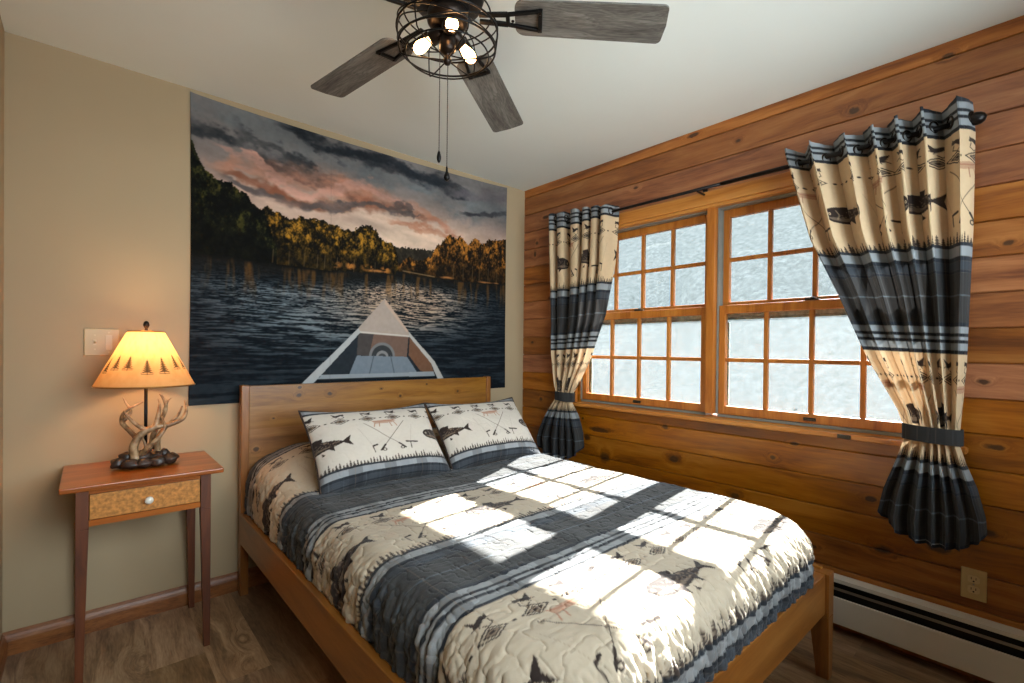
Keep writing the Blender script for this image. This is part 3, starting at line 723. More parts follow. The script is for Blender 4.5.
    trees([(.27,.97),(.33,1.015),(.40,.985),(.45,.975),(.5,.995),(.56,.985),(.618,1.0),(.663,.98),(.71,.975),(.75,.955),(.79,.96),(.82,.98),(.851,1.0),(.9,1.008),(.939,.985),(.962,.94),(1.0,.925),(1.03,.925),(1.065,.90),(1.085,.84)], shoreL, ((16,14,10),(104,76,24),(196,138,44)), 30, .016, 24)
    trees([(-.1,1.27),(.005,1.254),(.03,1.18),(.06,1.13),(.10,1.112),(.159,1.108),(.194,1.078),(.23,1.036),(.27,1.0),(.32,.985),(.35,.90),(.38,.80)], shoreL, ((8,9,7),(30,32,16),(78,72,30)), 10, .03, 20)
    # trunks
    for x in (.36,.44,.52,.59,.63,.70,.80,.93,1.5,1.58,1.66,1.72,1.80,1.88): 
        h = .07 if x < 1.2 else .10; b0 = .725 if x < 1.2 else .76
        c.line([(x, Hh-b0), (x+.004, Hh-b0-h)], .0045, (120,98,66), .55)
    # shoreline tufts
    for x, w_ in ((.70,.05),(.78,.05),(.90,.09),(1.0,.06)):
        c.put(np.clip(1.6-1.5*np.hypot((U-x)/(w_*.7), (V-.757)/.026), 0, 1)*np.clip((fbm(U*45, V*45, 160, 4, .6)-.40)*6, 0, 1)*(V > .735), (196,126,56), .9)
    for x, w_ in ((.95,.10),(1.45,.10),(1.78,.12),(1.88,.05)): c.put(np.clip(1.4-1.2*np.hypot((U-x)/(w_*.6), (V-(.744 if x < 1.2 else .757)-.006*fbm(U*20, V*0, 170))/.0085), 0, 1), (200,134,76), .8)
    c.line([(1.12,Hh-.768),(1.35,Hh-.755)], .006, (170,140,100), .7)
    # water
    sh = np.minimum(np.interp(U, [p[0] for p in shoreL], [p[1] for p in shoreL])+np.where(U > 1.07, 1, 0), np.where(U > 1.07, np.interp(U, [p[0] for p in shoreR], [p[1] for p in shoreR]), 9))
    wat = (V < sh).astype(float); depth = np.clip((sh-V)/.74, 0, 1)
    wc = np.array((14,20,26.))[None, None]*np.ones(U.shape+(1,))
    refl = sstep(.18, .0, depth); wc = wc*(1-refl[..., None]*.6)+np.array((26,20,12.))*refl[..., None]*.6
    sc = 1.5/(.10+depth); rip = fbm(U*sc*3.2, V*sc*30, 90, 4, .6); rip2 = fbm(U*sc*7, V*sc*60, 95, 3, .6)
    centre = np.exp(-((U-1.15)/.42)**2)*sstep(.03, .16, depth)*(1-sstep(.25, .62, depth)); left = np.exp(-((U-.62)/.55)**2)*sstep(.10, .2, depth)*(1-sstep(.3, .8, depth))
    amt = np.clip((rip-.46)*7, 0, 1)*(.10+1.15*centre+.80*left+.10)+np.clip((rip2-.60)*7, 0, 1)*(.30*left+.25*centre+.10)
    amt = amt*(.25+.75*sstep(.02, .15, depth))
    peach = np.array((206,176,150.)); blue = np.array((120,134,142.)); lc = blue+(peach-blue)*np.clip(centre*1.3, 0, 1)[..., None]
    wc = wc+(lc-wc)*np.clip(amt, 0, .9)[..., None]
    gold = np.clip((fbm(U*40, V*6, 97, 3)-.5)*5, 0, 1)*sstep(.0, .02, depth)*sstep(.30, .05, depth)
    wc = wc+(np.array((126,82,34.))-wc)*(gold*.55)[..., None]
    k = wat[..., None]; c.img = c.img*(1-k)+wc*k
    c.put(wat*np.clip(1-depth/.03, 0, 1)*(U < .68), (10,10,8), .8)
    # canoe bow
    F = lambda P_: [(x, Hh-y) for x, y in P_]
    c.poly(F([(.837,.374),(1.171,.355),(1.33,.188),(1.384,.0),(.50,.0)]), (34,40,46))
    c.poly(F([(.832,.378),(1.165,.367),(1.151,.228),(.824,.24)]), (116,92,80)); c.poly(F([(.832,.378),(.93,.372),(.90,.232),(.824,.24)]), (74,68,66))
    c.ell((.985, Hh-.232), (.085,.085), (120,120,120)); c.ell((.985, Hh-.232), (.068,.068), (56,58,60)); c.ell((.985, Hh-.232), (.040,.036), (134,134,134)); c.ell((.985, Hh-.224), (.028,.026), (70,72,74))
    c.poly(F([(.824,.237),(1.154,.230),(1.235,.120),(.775,.122)]), (120,130,140)); 
    for x in (.93,1.04): c.line(F([(x,.237),(x+(x-.985)*.5,.12)]), .006, (84,92,100))
    c.poly(F([(1.171,.355),(1.33,.188),(1.36,.11),(1.25,.14),(1.165,.24)]), (116,82,62)); c.poly(F([(.832,.375),(.56,.09),(.76,.11),(.824,.24)]), (40,46,52))
    c.poly(F([(.62,.130),(1.35,.132),(1.36,.104),(.60,.106)]), (150,156,160)); c.poly(F([(.50,.104),(1.385,.104),(1.39,.0),(.45,.0)]), (22,26,30))
    c.poly(F([(.998,.586),(1.165,.389),(1.171,.355),(1.09,.366),(.90,.372),(.837,.374),(.831,.399)]), (176,160,148))
    c.poly(F([(.998,.586),(1.165,.389),(1.150,.385),(1.0,.55)]), (196,168,148)); c.line(F([(.834,.376),(1.0,.368),(1.168,.360)]), .010, (206,196,186))
    c.poly(F([(.831,.399),(.43,.0),(.50,.0),(.845,.374)]), (176,178,178)); c.poly(F([(1.165,.389),(1.27,.285),(1.356,.201),(1.48,.0),(1.42,.0),(1.33,.188),(1.171,.355)]), (184,180,174))
    c.line([(.665, 0), (.668, Hh)], .003, (90,84,80), .25)
    n = (fbm(U*60, V*60, 120, 2)-.5)*10; c.img = np.clip(c.img+n[..., None], 0, 255)
    return c
def tapestry():
    c = paint_tapestry(); n, m = 600, 452
    a = np.linspace(0, 1, n)[:, None]+np.zeros((1, m)); b = np.linspace(0, 1, m)[None]+np.zeros((n, 1))
    x = -2.155+a*1.969; z = .942+b*1.480
    z = z-(.022*np.sin(PI*np.clip(a*1.0, 0, 1))**.6)*b**6                      # top hem sags a little between the pins
    x = x+.006*np.sin(PI*b)*(1-2*a)
    y = -.0065-.0035*(fbm(a*5, b*4, 130, 2))-.003*np.sin(a*37)*np.exp(-b*9)
    C = lin(c.sample(a*1.969, (1-b)*1.483)*.95)
    o = grid_mesh('wall_tapestry', np.stack([x, y, z], -1), C, M['tapestry'])
    sd = o.modifiers.new('Solidify', 'SOLIDIFY'); sd.thickness = .0012; sd.offset = 1
    return tag(o, 'large cloth tapestry of a canoe bow on an autumn lake at sunset', 'tapestry')
tapestry()

# ------------------------------------------------------------------ curtains, rod, tiebacks
RODX, RODZ = -.084, 2.082
def interp(pts, z):
    pts = sorted(pts, key=lambda t: t[1]); return np.interp(z, [p[1] for p in pts], [p[0] for p in pts])
def curtain(name, inner, outer, nf, ztie, label, seed, zbot, sgn, uoff):
    n, m = 620, 640
    ztop = 2.158
    a = np.linspace(0, 1, n)[:, None]+np.zeros((1, m)); t = np.linspace(0, 1, m)[None]+np.zeros((n, 1))
    zb = zbot[0]+(zbot[1]-zbot[0])*a+.085*np.abs(2*a-1)**3.2
    zt_ = ztop-(.018 if 'right' in label else .045)*(1-a)+.008*np.sin(a*2*PI*nf+1); z = zt_-(zt_-zb)*t
    yi = interp(inner, z); yo = interp(outer, z)
    up = sstep(ztie+.05, 2.1, z); dn = sstep(ztie-.03, ztie-.20, z); tie = np.exp(-((z-ztie)/.055)**2)
    ph = 2*PI*nf*a+1.3*np.sin(2*PI*a*1.3+seed)+(1-up)*.35*np.sin(z*4+seed+a*3)
    lobe = np.sin(ph); lobe = np.sign(lobe)*np.abs(lobe)**.75
    A = .021+.034*up**.8+.010*dn*(1-.6*sstep(.75, .5, z))
    A = A*(.75+.5*vnoise(a*nf+seed, z*1.5, 200+seed))
    A = np.where(tie > .0, A*(1-tie)+.010*tie, A)
    belly = .045*dn*np.sin(PI*a)**.8+.012*up
    fine = .004*np.sin(3*ph+z*8)*(1-up)*(1-tie)+.004*(fbm(a*20, z*4, 210+seed, 2)-.5)
    x = RODX-belly*.6-A*lobe-fine
    k = np.clip(1-np.abs(2*a-1)**8, 0, 1)
    y = yi+(yo-yi)*a+(.014*np.sin(2*ph)*(.4+.6*up)*k)*(-1 if sgn > 0 else 1)
    x = np.minimum(x, -.024)
    rise = 1+.045*(1-a)*up
    v = (2.040+.012*(1-a)-z)*rise/.82*TH
    u = a*1.45+uoff
    C = lin(FAB.sample(u, np.mod(v, TH), True))
    # dark hem along the bottom edge and the top edge
    hem = (((1-t)*(ztop-zb)) < .012)[..., None]; C = np.where(hem, lin((30,32,40)), C)
    o = empty(name, (RODX, float((yi[0,0]+yo[-1,0])/2), 2.1))
    P = np.stack([x, y, z], -1)-np.array(o.location)
    c = grid_mesh('curtain_panel', P, C, M['fabric'], o)
    # grommets where the cloth crosses the rod
    row = int(np.argmin(np.abs(z[0]-RODZ))); s = np.sign(lobe[:, row]+.0); cr = [i for i in range(1, n) if s[i] != s[i-1]]
    for i in cr:
        q = Vector(P[i, row]); g = MB(); pts = [(math.cos(b)*.021, 0, math.sin(b)*.021) for b in np.linspace(0, 2*PI, 20)[:-1]]
        tx = Vector(P[min(i+3, n-1), row])-Vector(P[i-3, row]); ang = math.atan2(tx.y, tx.x)
        gr = g.tube(pts, .0042, 6, closed=True).build('grommet', M['bronze'], o, smooth=True, loc=q); gr.rotation_euler = (0, 0, ang)
    return tag(o, label, 'curtain', 'fishing print curtains on the rod')
R_in = [(-1.880,2.20),(-1.892,2.117),(-1.996,1.72),(-2.104,1.466),(-2.204,1.201),(-2.302,1.0),(-2.322,.93),(-2.320,.88),(-2.300,.80),(-2.262,.68),(-2.243,.58),(-2.25,.52),(-2.27,.45)]
R_out = [(-2.500,2.20),(-2.512,2.04),(-2.511,1.687),(-2.499,1.183),(-2.486,.97),(-2.482,.89),(-2.50,.82),(-2.532,.73),(-2.556,.63),(-2.562,.56),(-2.55,.45)]
L_in = [(-.910,2.20),(-.907,2.071),(-.888,1.772),(-.831,1.447),(-.721,1.162),(-.61,.98),(-.575,.93),(-.575,.86),(-.62,.78),(-.655,.68),(-.668,.60),(-.665,.45)]
L_out = [(-.385,2.20),(-.388,2.094),(-.402,1.635),(-.402,1.21),(-.428,1.0),(-.440,.93),(-.420,.87),(-.360,.78),(-.285,.66),(-.262,.60),(-.28,.45)]
curtain('curtain', R_in, R_out, 6.5, .918, 'right fishing print curtain, hanging beside the rod finial', 1, (.500,.488), 1, .33)
curtain('curtain', L_in, L_out, 5.5, .912, 'left fishing print curtain, hanging nearest the room corner', 4, (.500,.470), 1, .20)
def rod():
    e = empty('curtain_rod', (RODX, -1.45, RODZ)); tag(e, 'thin black curtain rod over both windows with ball finial', 'curtain rod')
    MB().tube([(0,1.03,0),(0,-.2,0)], .0085, 12).build('rod_pole', M['rodm'], e, smooth=True); MB().tube([(0,-.12,0),(0,-1.030,0)], .0105, 12).build('rod_sleeve', M['rodm'], e, smooth=True)
    for s in (-1, 1):
        prof = [(.0105,0),(.013,.003),(.012,.008),(.016,.013),(.022,.024),(.0235,.036),(.021,.048),(.014,.058),(.003,.063)]
        MB().lathe([(r, s*h) for r, h in prof], (0, s*1.030, 0), 16, 'y').build('finial', M['rodm'], e, smooth=True)
    for y in (-1.015, .0, 1.015):
        b = MB(); b.box(.066, .0775, y-.012, y+.012, -.035, .030); b.box(0, .068, y-.004, y+.004, -.018, -.011); b.tube([(.002,y,-.015),(-.006+.0,y,-.012)], .004, 6); b.box(-.013,-.0,y-.005,y+.005,-.017,-.0115)
        b.build('rod_bracket', M['rodm'], e)
rod()
def tieback(y0, y1, zc, label, side):
    yc, ry = (y0+y1)/2, abs(y1-y0)/2; hh = .030; n = 56
    e_ = []; cols = []
    A = np.linspace(0, 2*PI, n*4+1)[:, None]; Zv = np.linspace(-hh, hh, 24)[None]; A, Zv = A+0*Zv, Zv+0*A
    x = RODX+.002-.046*np.cos(A); y = yc+ry*np.sin(A); x = np.minimum(x, -.012)
    z = zc+Zv+.004*np.sin(A)
    u = A*ry; v = .52+(Zv+hh)*.9; C = lin(FAB.sample(u, v, True))*.8
    o = grid_mesh('tieback', np.stack([x, y, z], -1), C, M['sham'])
    sd = o.modifiers.new('Solidify', 'SOLIDIFY'); sd.thickness = .003; sd.offset = 1
    return tag(o, label, 'tieback', 'plaid curtain tiebacks')
tieback(-2.317, -2.492, .916, 'dark plaid tieback cinching the right curtain', 1)
tieback(-.432, -.585, .912, 'dark plaid tieback cinching the left curtain', -1)
k = MB(); k.lathe([(.012,0),(.012,.004),(.005,.008),(.005,.03),(.015,.036),(.015,.046),(.004,.05)], (0, 0, 0), 14, 'x')
for q in k.v[:]: pass
k.v = [(-x-.001, y-.372, z+1.262) for x, y, z in k.v]
tag(k.build('tieback_hook', M['rodm'], smooth=True), 'small black hook knob on pine wall beside the left curtain', 'hook')

# ------------------------------------------------------------------ nightstand
def nightstand():
    e = empty('nightstand', (-2.338, -.235, 0)); tag(e, 'small cherry nightstand with one maple drawer and tapered legs', 'nightstand')
    x0, x1, y0, y1, zt = -.249, .249, -.222, .222, .7245
    MB().box(x0, x1, y0, y1, zt-.020, zt).build('table_top', M['cherry'], e, bevel=.005, seg=3)
    lx0, lx1, ly0, ly1, s, b = -.206, .206, -.203, .200, .036, .022
    for (ax, sx) in ((lx0, 1), (lx1, -1)):
        for (ay, sy) in ((ly0, 1), (ly1, -1)):
            m = MB(); X = sorted((ax, ax+sx*s)); Y = sorted((ay, ay+sy*s)); Xb = sorted((ax, ax+sx*b)) ; Yb = sorted((ay, ay+sy*b))
            m.box(X[0], X[1], Y[0], Y[1], .565, zt-.0205); m.frustum((Xb[0], Xb[1], Yb[0], Yb[1], 0), (X[0], X[1], Y[0], Y[1], .565)); m.build('leg', M['cherryZ'], e, bevel=.0015)
    a = MB(); a.box(lx0+.006, lx0+.024, ly0+s, ly1-s, .570, zt-.0205); a.box(lx1-.024, lx1-.006, ly0+s, ly1-s, .570, zt-.0205); a.box(lx0+s, lx1-s, ly1-.024, ly1-.006, .570, zt-.0205)
    a.box(lx0+s, lx1-s, ly0+.004, ly0+.022, .688, zt-.0205); a.box(lx0+s, lx1-s, ly0+.004, ly0+.022, .572, .594); a.build('apron', M['cherry'], e)
    d = MB().box(lx0+s+.002, lx1-s-.002, ly0+.003, ly0+.3, .596, .686).build('drawer', M['maple'], e, bevel=.0015)
    MB().lathe([(.006,0),(.006,-.006),(.011,-.010),(.0145,-.017),(.013,-.023),(.006,-.027),(.001,-.028)], (.002, ly0+.003, .637), 20, 'y').build('knob', M['porcelain'], d, smooth=True)
nightstand()

# ------------------------------------------------------------------ antler lamp
def lamp():
    cx, cy, cz = -2.330, -.215, .7265
    e = empty('table_lamp', (cx, cy, cz)); tag(e, 'lit antler table lamp with parchment shade printed with fir trees', 'lamp')
    m = MB(); rn = random.Random(4)
    for i, (x, y, r, zz) in enumerate([(-.085,-.01,.034,.022),(-.05,-.045,.034,.02),(-.01,-.055,.03,.02),(.035,-.05,.034,.021),(.078,-.03,.034,.022),(.09,.01,.026,.02),(.05,.03,.034,.024),(0,.035,.036,.024),(-.05,.03,.034,.022),(-.015,-.01,.045,.032),(.03,-.01,.04,.03),(-.062,-.005,.026,.045),(.06,.0,.024,.044),(.0,.012,.03,.045)]):
        m.blob((x, y, max(zz, .019)), (r*.95, r*.85, min(max(zz, .019), r*.72)), i, .13, 12)
    m.build('rock_base', M['rock'], e, smooth=True)
    MB().tube([(0,.004,.02),(0,.004,.40)], .0062, 10).build('lamp_pole', M['black'], e, smooth=True)
    def antler(pts, r0, r1, tines=()):
        m = MB(); C = catmull(pts, 7); n = len(C)
        R = [ (r0+(r1-r0)*(i/(n-1))**1.3) for i in range(n)]; R[0] *= 1.25; R[1] *= 1.15; m.tube(C, R, 9)
        for tp, tr in tines: 
            T = catmull(tp, 6); k = len(T); m.tube(T, [tr*(1-.85*(i/(k-1))) for i in range(k)], 8)
        return m.build('antler', M['antler'], e, smooth=True)
    antler([(-.035,-.03,.035),(-.042,-.035,.085),(-.018,-.035,.135),(.03,-.035,.160),(.08,-.03,.166),(.125,-.02,.185),(.140,-.01,.222),(.136,0,.262)], .0165, .0045,
        [([(.03,-.035,.160),(.038,-.03,.20),(.044,-.02,.245),(.040,-.015,.275)], .012), ([(.0,-.035,.150),(-.035,-.045,.178),(-.068,-.05,.222),(-.074,-.045,.238)], .010)])
    antler([(.045,.0,.03),(.038,-.005,.09),(.050,-.01,.13),(.080,.0,.165),(.11,.01,.195),(.128,.02,.235)], .0125, .0035)
    antler([(-.028,-.02,.03),(.0,-.045,.075),(.035,-.052,.115),(.060,-.045,.155),(.05,-.03,.20)], .0115, .004, [([(.0,-.045,.075),(-.01,-.04,.11),(-.025,-.03,.14)], .007)])
    antler([(-.02,.02,.10),(-.055,.01,.150),(-.078,-.01,.185),(-.072,-.02,.225),(-.040,-.02,.250),(-.01,-.01,.265)], .0105, .003, [([(-.075,-.01,.19),(-.05,-.0,.225),(-.065,.01,.262),(-.074,.01,.285)], .009)])
    antler([(.02,.03,.06),(.03,.025,.13),(.055,.01,.19),(.068,.0,.235),(.058,-.005,.275),(.045,-.005,.295)], .0115, .003, [([(.063,.0,.22),(.075,.01,.26),(.092,.012,.275)], .008)])
    # harp, socket, bulb
    h = MB(); h.tube(catmull([(0,.004,.355),(.055,.004,.38),(.066,.004,.45),(.045,.004,.535),(0,.004,.562)], 6), .0018, 6); h.tube(catmull([(0,.004,.355),(-.055,.004,.38),(-.066,.004,.45),(-.045,.004,.535),(0,.004,.562)], 6), .0018, 6); h.build('harp', M['brass'], e, smooth=True)
    MB().lathe([(.012,.385),(.018,.39),(.018,.435),(.014,.44)], (0,.004,0), 16).build('lamp_socket', M['brass'], e, smooth=True)
    MB().lathe([(.012,.436),(.016,.45),(.028,.475),(.030,.492),(.026,.508),(.014,.521),(.002,.525)], (0,.004,0), 18).build('light_bulb', M['lampbulb'], e, smooth=True)
    # shade with printed firs (vertex print), open top and bottom
    n, mm = 720, 200; a = np.linspace(0, 2*PI, n+1)[:, None]; t = np.linspace(0, 1, mm)[None]; a, t = a+0*t, t+0*a
    zb, zt2, rb, rt = .332, .556, .171, .062
    rr = rb+(rt-rb)*t+0*a; z = zb+(zt2-zb)*t
    P = np.stack([rr*np.cos(a), rr*np.sin(a)+.004, z], -1)
    cv = Canvas(2*PI, 1., .006, (222,172,112)); cv.wrap = True
    cv.put((fbm(cv.U*9, cv.V*9, 300, 4)-.4)*.9, (206,150,86)); 
    cnt = 15; rn = random.Random(2)
    for i in range(cnt):
        u = (i+.3*rn.random())*2*PI/cnt; hgt = .21+.06*rn.random(); b0 = 1-(.20+.13*abs(math.sin(u*1.9+.2))); ink = (70,54,34) 
        cv.line([(u, b0+.02), (u, b0-hgt)], .014, ink, .85)
        for j in range(6):
            y0 = b0-hgt+hgt*.95*j/6; w = .045+.022*j
            cv.poly([(u, y0-.015), (u-w, y0+hgt*.19), (u-w*.3, y0+hgt*.14), (u+w*.3, y0+hgt*.15), (u+w, y0+hgt*.18)], ink, .82)
        cv.line([(u-.13, b0+.012), (u+.13, b0+.010)], .012, ink, .6)
    C = lin(cv.sample(a, 1-t)); C = np.where(((t < .018) | (t > .982))[..., None], lin((150,104,58)), C)
    mt, nt, b, o = newmat('parchment lamp shade'); at = N(nt, 'ShaderNodeAttribute'); at.attribute_name = 'print'; nt.links.new(at.outputs['Color'], b.inputs['Base Color']); setp(b, rough=.8, spec=.2)
    tr = N(nt, 'ShaderNodeBsdfTranslucent'); nt.links.new(at.outputs['Color'], tr.inputs['Color']); mx = N(nt, 'ShaderNodeMixShader'); mx.inputs[0].default_value = .32
    nt.links.new(b.outputs[0], mx.inputs[1]); nt.links.new(tr.outputs[0], mx.inputs[2]); nt.links.new(mx.outputs[0], o.inputs[0])
    s = grid_mesh('lamp_shade', P, C, mt, e)
    g = MB(); g.tube([(rt*math.cos(q), rt*math.sin(q)+.004, zt2) for q in np.linspace(0, 2*PI, 40)[:-1]], .002, 6, closed=True)
    for k in range(3):
        q = k*2*PI/3+.3; g.tube([(0,.004,.562),(rt*math.cos(q), rt*math.sin(q)+.004, zt2)], .0012, 5)
    g.build('top_ring', M['brass'], s, smooth=True)
    MB().tube([(rb*math.cos(q), rb*math.sin(q)+.004, zb) for q in np.linspace(0, 2*PI, 60)[:-1]], .002, 6, closed=True).build('bottom_ring', M['brass'], s, smooth=True)
    MB().lathe([(.003,.560),(.006,.564),(.004,.568),(.008,.573),(.0115,.583),(.009,.594),(.003,.600)], (0,.004,0), 14).build('finial', M['bronze'], e, smooth=True)
lamp()

# ------------------------------------------------------------------ switch plate, outlet
def switch():
    e = empty('light_switch', (-2.467, 0, 1.236)); tag(e, 'almond double light switch plate on wall behind the lamp shade', 'light switch')
    MB().box(-.058, .058, -.006, -.0005, -.058, .058).build('wall_plate', M['almond'], e, bevel=.003, seg=3)
    m = MB(); m.box(-.028, -.018, -.0085, -.006, -.012, .012); m.add([(-.027,-.007,-.006),(-.019,-.007,-.006),(-.019,-.007,.006),(-.027,-.007,.006),(-.0265,-.019,.003),(-.0195,-.019,.003),(-.0195,-.018,.010),(-.0265,-.018,.010)], [(0,1,5,4),(1,2,6,5),(2,3,7,6),(3,0,4,7),(4,5,6,7)])
    m.build('toggle', M['almond2'], e); m = MB(); m.box(.012, .034, -.0078, -.006, -.032, .032); m.build('rocker', M['almond2'], e, bevel=.001)
    for x, zz in ((-.023,-.030),(-.023,.030),(.023,-.042),(.023,.042)): MB().lathe([(.0032,-.006),(.0032,-.0072),(.001,-.0075)], (x,0,zz), 10, 'y').build('screw', M['almond2'], e)
switch()
def outlet():
    e = empty('electrical_outlet', (0, -2.521, .356)); tag(e, 'almond duplex wall outlet on pine boards above the baseboard heater', 'outlet')
    MB().box(-.006, -.0005, -.036, .036, -.0575, .0575).build('wall_plate', M['almond'], e, bevel=.0025, seg=3)
    for zz in (.0195, -.0195):
        m = MB(); pts = [(-.0165,-.009),(-.0165,.009),(-.010,.014),(.010,.014),(.0165,.009),(.0165,-.009),(.010,-.014),(-.010,-.014)]
        vs = [(-.006, a, b+zz) for a, b in pts]+[(-.0085, a, b+zz) for a, b in pts]; m.add(vs, [(i, (i+1) % 8, 8+(i+1) % 8, 8+i) for i in range(8)]+[tuple(range(8, 16))])
        r = m.build('receptacle', M['almond2'], e)
        s = MB(); s.box(-.0092, -.0085, -.0075, -.0055, zz-.001, zz+.0075); s.box(-.0092, -.0085, .0055, .0075, zz-.001, zz+.0075); s.lathe([(.0028,-.0085),(.0028,-.0092)], (0, 0, zz-.007), 10, 'x'); s.build('slot', M['slot'], r)
    MB().lathe([(.003,-.006),(.003,-.0075),(.001,-.008)], (0,0,0), 10, 'x').build('screw', M['alum'], e)
outlet()

# ------------------------------------------------------------------ baseboard heater
def heater():
    y0, y1 = -3.0, -.20; ym = (y0+y1)/2; e = empty('baseboard_heater', (0, ym, 0)); tag(e, 'long low cream baseboard heater along the pine wall', 'heater'); a, b = y0-ym, y1-ym
    m = MB(); m.box(-.006, -.0008, a, b, .03, .238); m.add([(-.006,a,.238),(-.006,b,.238),(-.042,b,.232),(-.042,a,.232),(-.006,a,.234),(-.006,b,.234),(-.041,b,.228),(-.041,a,.228)], [(0,1,2,3),(4,5,6,7),(2,3,7,6)])
    m.box(-.0445, -.0415, a, b, .216, .232); m.build('back_plate', M['heater'], e)
    MB().box(-.0075, -.0062, a, b, .035, .231).build('gap_shade', M['heaterdark'], e)  # near-black sheet standing in for the shade inside the heater gaps
    MB().box(-.053, -.050, a, b, .186, .197).build('damper', M['alum'], e)
    m = MB(); m.box(-.070, -.066, a, b, .050, .158); m.box(-.070, -.060, a, b, .158, .161); m.box(-.070, -.058, a, b, .047, .050); m.build('front_cover', M['heater'], e, bevel=.001)
    m = MB(); m.tube([(-.034,a+.01,.105),(-.034,b-.01,.105)], .011, 10); 
    for i in range(150):
        y = a+.03+(b-a-.06)*i/149; m.box(-.058, -.010, y-.0006, y+.0006, .075, .135)
    m.build('fin_element', M['heaterdark'], e)
    for yy in (a, b-.003): MB().box(-.0715, -.0008, yy, yy+.003, .03, .236).build('end_cap', M['heater'], e)
heater()

# ------------------------------------------------------------------ ceiling fan
def fan():
    cx, cy, zb = -1.7151, -1.5141, 2.20
    e = empty('ceiling_fan', (cx, cy, 0)); tag(e, 'black ceiling fan with five weathered grey blades and a wire cage light', 'ceiling fan')
    MB().lathe([(.070,H-.001),(.072,H-.02),(.060,H-.045),(.030,H-.052)], n=32).build('canopy', M['black'], e, smooth=True)
    MB().lathe([(.030,H-.05),(.030,H-.07),(.085,H-.080),(.108,H-.10),(.112,H-.16),(.100,H-.195),(.060,H-.21),(.055,H-.22)], n=40).build('motor_housing', M['black'], e, smooth=True)
    MB().lathe([(.055,2.225),(.060,2.215),(.060,2.190),(.045,2.182),(.028,2.178),(.022,2.165),(.020,2.150)], n=32).build('light_hub', M['bronze'], e, smooth=True)
    R, w = .652, .0682
    phi = [102-72*k for k in range(5)]; dphi = [1.08, 2.74, -2.55, 0, 0]; dR = [-.040, -.005, -.018, -.02, -.02]
    tau = .144
    for k in range(5):
        a = math.radians(phi[k]+dphi[k]); r1 = R+dR[k]-.20
        # board outline in local x (outwards), y (across)
        pts = []; r0 = 0.0
        def arc(cx_, cy_, rr, a0, a1, nn=6): return [(cx_+rr*math.cos(math.radians(a0+(a1-a0)*i/nn)), cy_+rr*math.sin(math.radians(a0+(a1-a0)*i/nn))) for i in range(nn+1)]
        wi = w*.93
        pts += arc(r0+.03, -wi+.03, .03, 180, 270); pts += arc(r1-.016, -w+.016, .016, 270, 350, 5)
        pts += [(r1+.006, 0)]; pts += arc(r1-.012, w-.016, .016, 10, 90, 5); pts += arc(r0+.03, wi-.03, .03, 90, 180)
        n = len(pts); m = MB(); m.add([(x, y, -.003) for x, y in pts]+[(x, y, .003) for x, y in pts], [tuple(range(n))[::-1], tuple(range(n, 2*n))]+[(i, (i+1) % n, n+(i+1) % n, n+i) for i in range(n)])
        b = m.build('blade', M['blade'], e, bevel=.001)
        rot = Matrix.Rotation(a, 4, 'Z') @ Matrix.Rotation(.078, 4, 'Y') @ Matrix.Rotation(-tau, 4, 'X'); b.matrix_local = Matrix.Translation((0.20*math.cos(a), .20*math.sin(a), zb)) @ rot
        # blade iron: arm and open trapezoid frame screwed beneath the board
        ir = MB(); th = .006
        def bar(p, q, ww=.010):
            d = Vector((q[0]-p[0], q[1]-p[1], 0)); L = d.length; d.normalize(); s = Vector((-d.y, d.x, 0))*ww/2; p3, q3 = Vector((p[0], p[1], -.0035)), Vector((q[0], q[1], -.0035))
            vs = [p3-s, p3+s, q3+s, q3-s]; ir.add([v for v in vs]+[v-Vector((0,0,th*1.4)) for v in vs], [(0,1,2,3),(4,5,6,7),(0,1,5,4),(1,2,6,5),(2,3,7,6),(3,0,4,7)])
        bar((-.105, -.012), (-.02, -.018), .014); bar((-.105, .012), (-.02, .018), .014); bar((-.02,-.018), (.075,-.034)); bar((-.02,.018), (.075,.034)); bar((.075,-.040), (.075,.040), .012); bar((-.02,-.022), (-.02,.022), .012)
        i_ = ir.build('blade_bracket', M['black'], b, bevel=.0012)
        for x, y in ((.075,-.03),(.075,.03),(-.005,0)): MB().lathe([(.005,-.012),(.005,-.0135),(.002,-.015)], (x, y, 0), 8).build('screw', M['bronze'], b)
    # sockets and amber bulbs
    rt = Vector((math.cos(.7219), -math.sin(.7219), 0)); fr = Vector((math.sin(.7219), math.cos(.7219), 0))
    for ang in (166, 46, -74):
        d = rt*math.cos(math.radians(ang))+fr*math.sin(math.radians(ang)); o = Vector((0,0,2.176)); ax = (d*.80+Vector((0,0,-.42))).normalized()
        def along(mb, prof):
            q = ax.to_track_quat('Z', 'Y').to_matrix(); t = MB(); t.lathe(prof, n=18); mb.add([tuple(q @ Vector(v)+o) for v in t.v], t.f); return mb
        along(MB(), [(.008,.015),(.019,.022),(.021,.03),(.021,.058),(.018,.062)]).build('lamp_socket', M['bronze'], e, smooth=True)
        along(MB(), [(.010,.060),(.0105,.066),(.014,.078),(.0175,.092),(.0175,.102),(.014,.112),(.007,.119),(.001,.120)]).build('light_bulb', M['bulb'], e, smooth=True)
    MB().lathe([(.020,2.150),(.024,2.146),(.024,2.108),(.018,2.102),(.011,2.096),(.006,2.090),(.011,2.084),(.013,2.076),(.008,2.067),(.002,2.064)], n=20).build('finial', M['bronze'], e, smooth=True)
    # wire cage: rings and curved ribs
    cg = MB()
    def ringz(r, z): return [(r*math.cos(q), r*math.sin(q), z) for q in np.linspace(0, 2*PI, 64)[:-1]]
    for r, z, t in ((.122,2.092,.0024),(.142,2.112,.0030),(.148,2.160,.0030),(.128,2.215,.0024)): cg.tube(ringz(r, z), t, 7, closed=True)
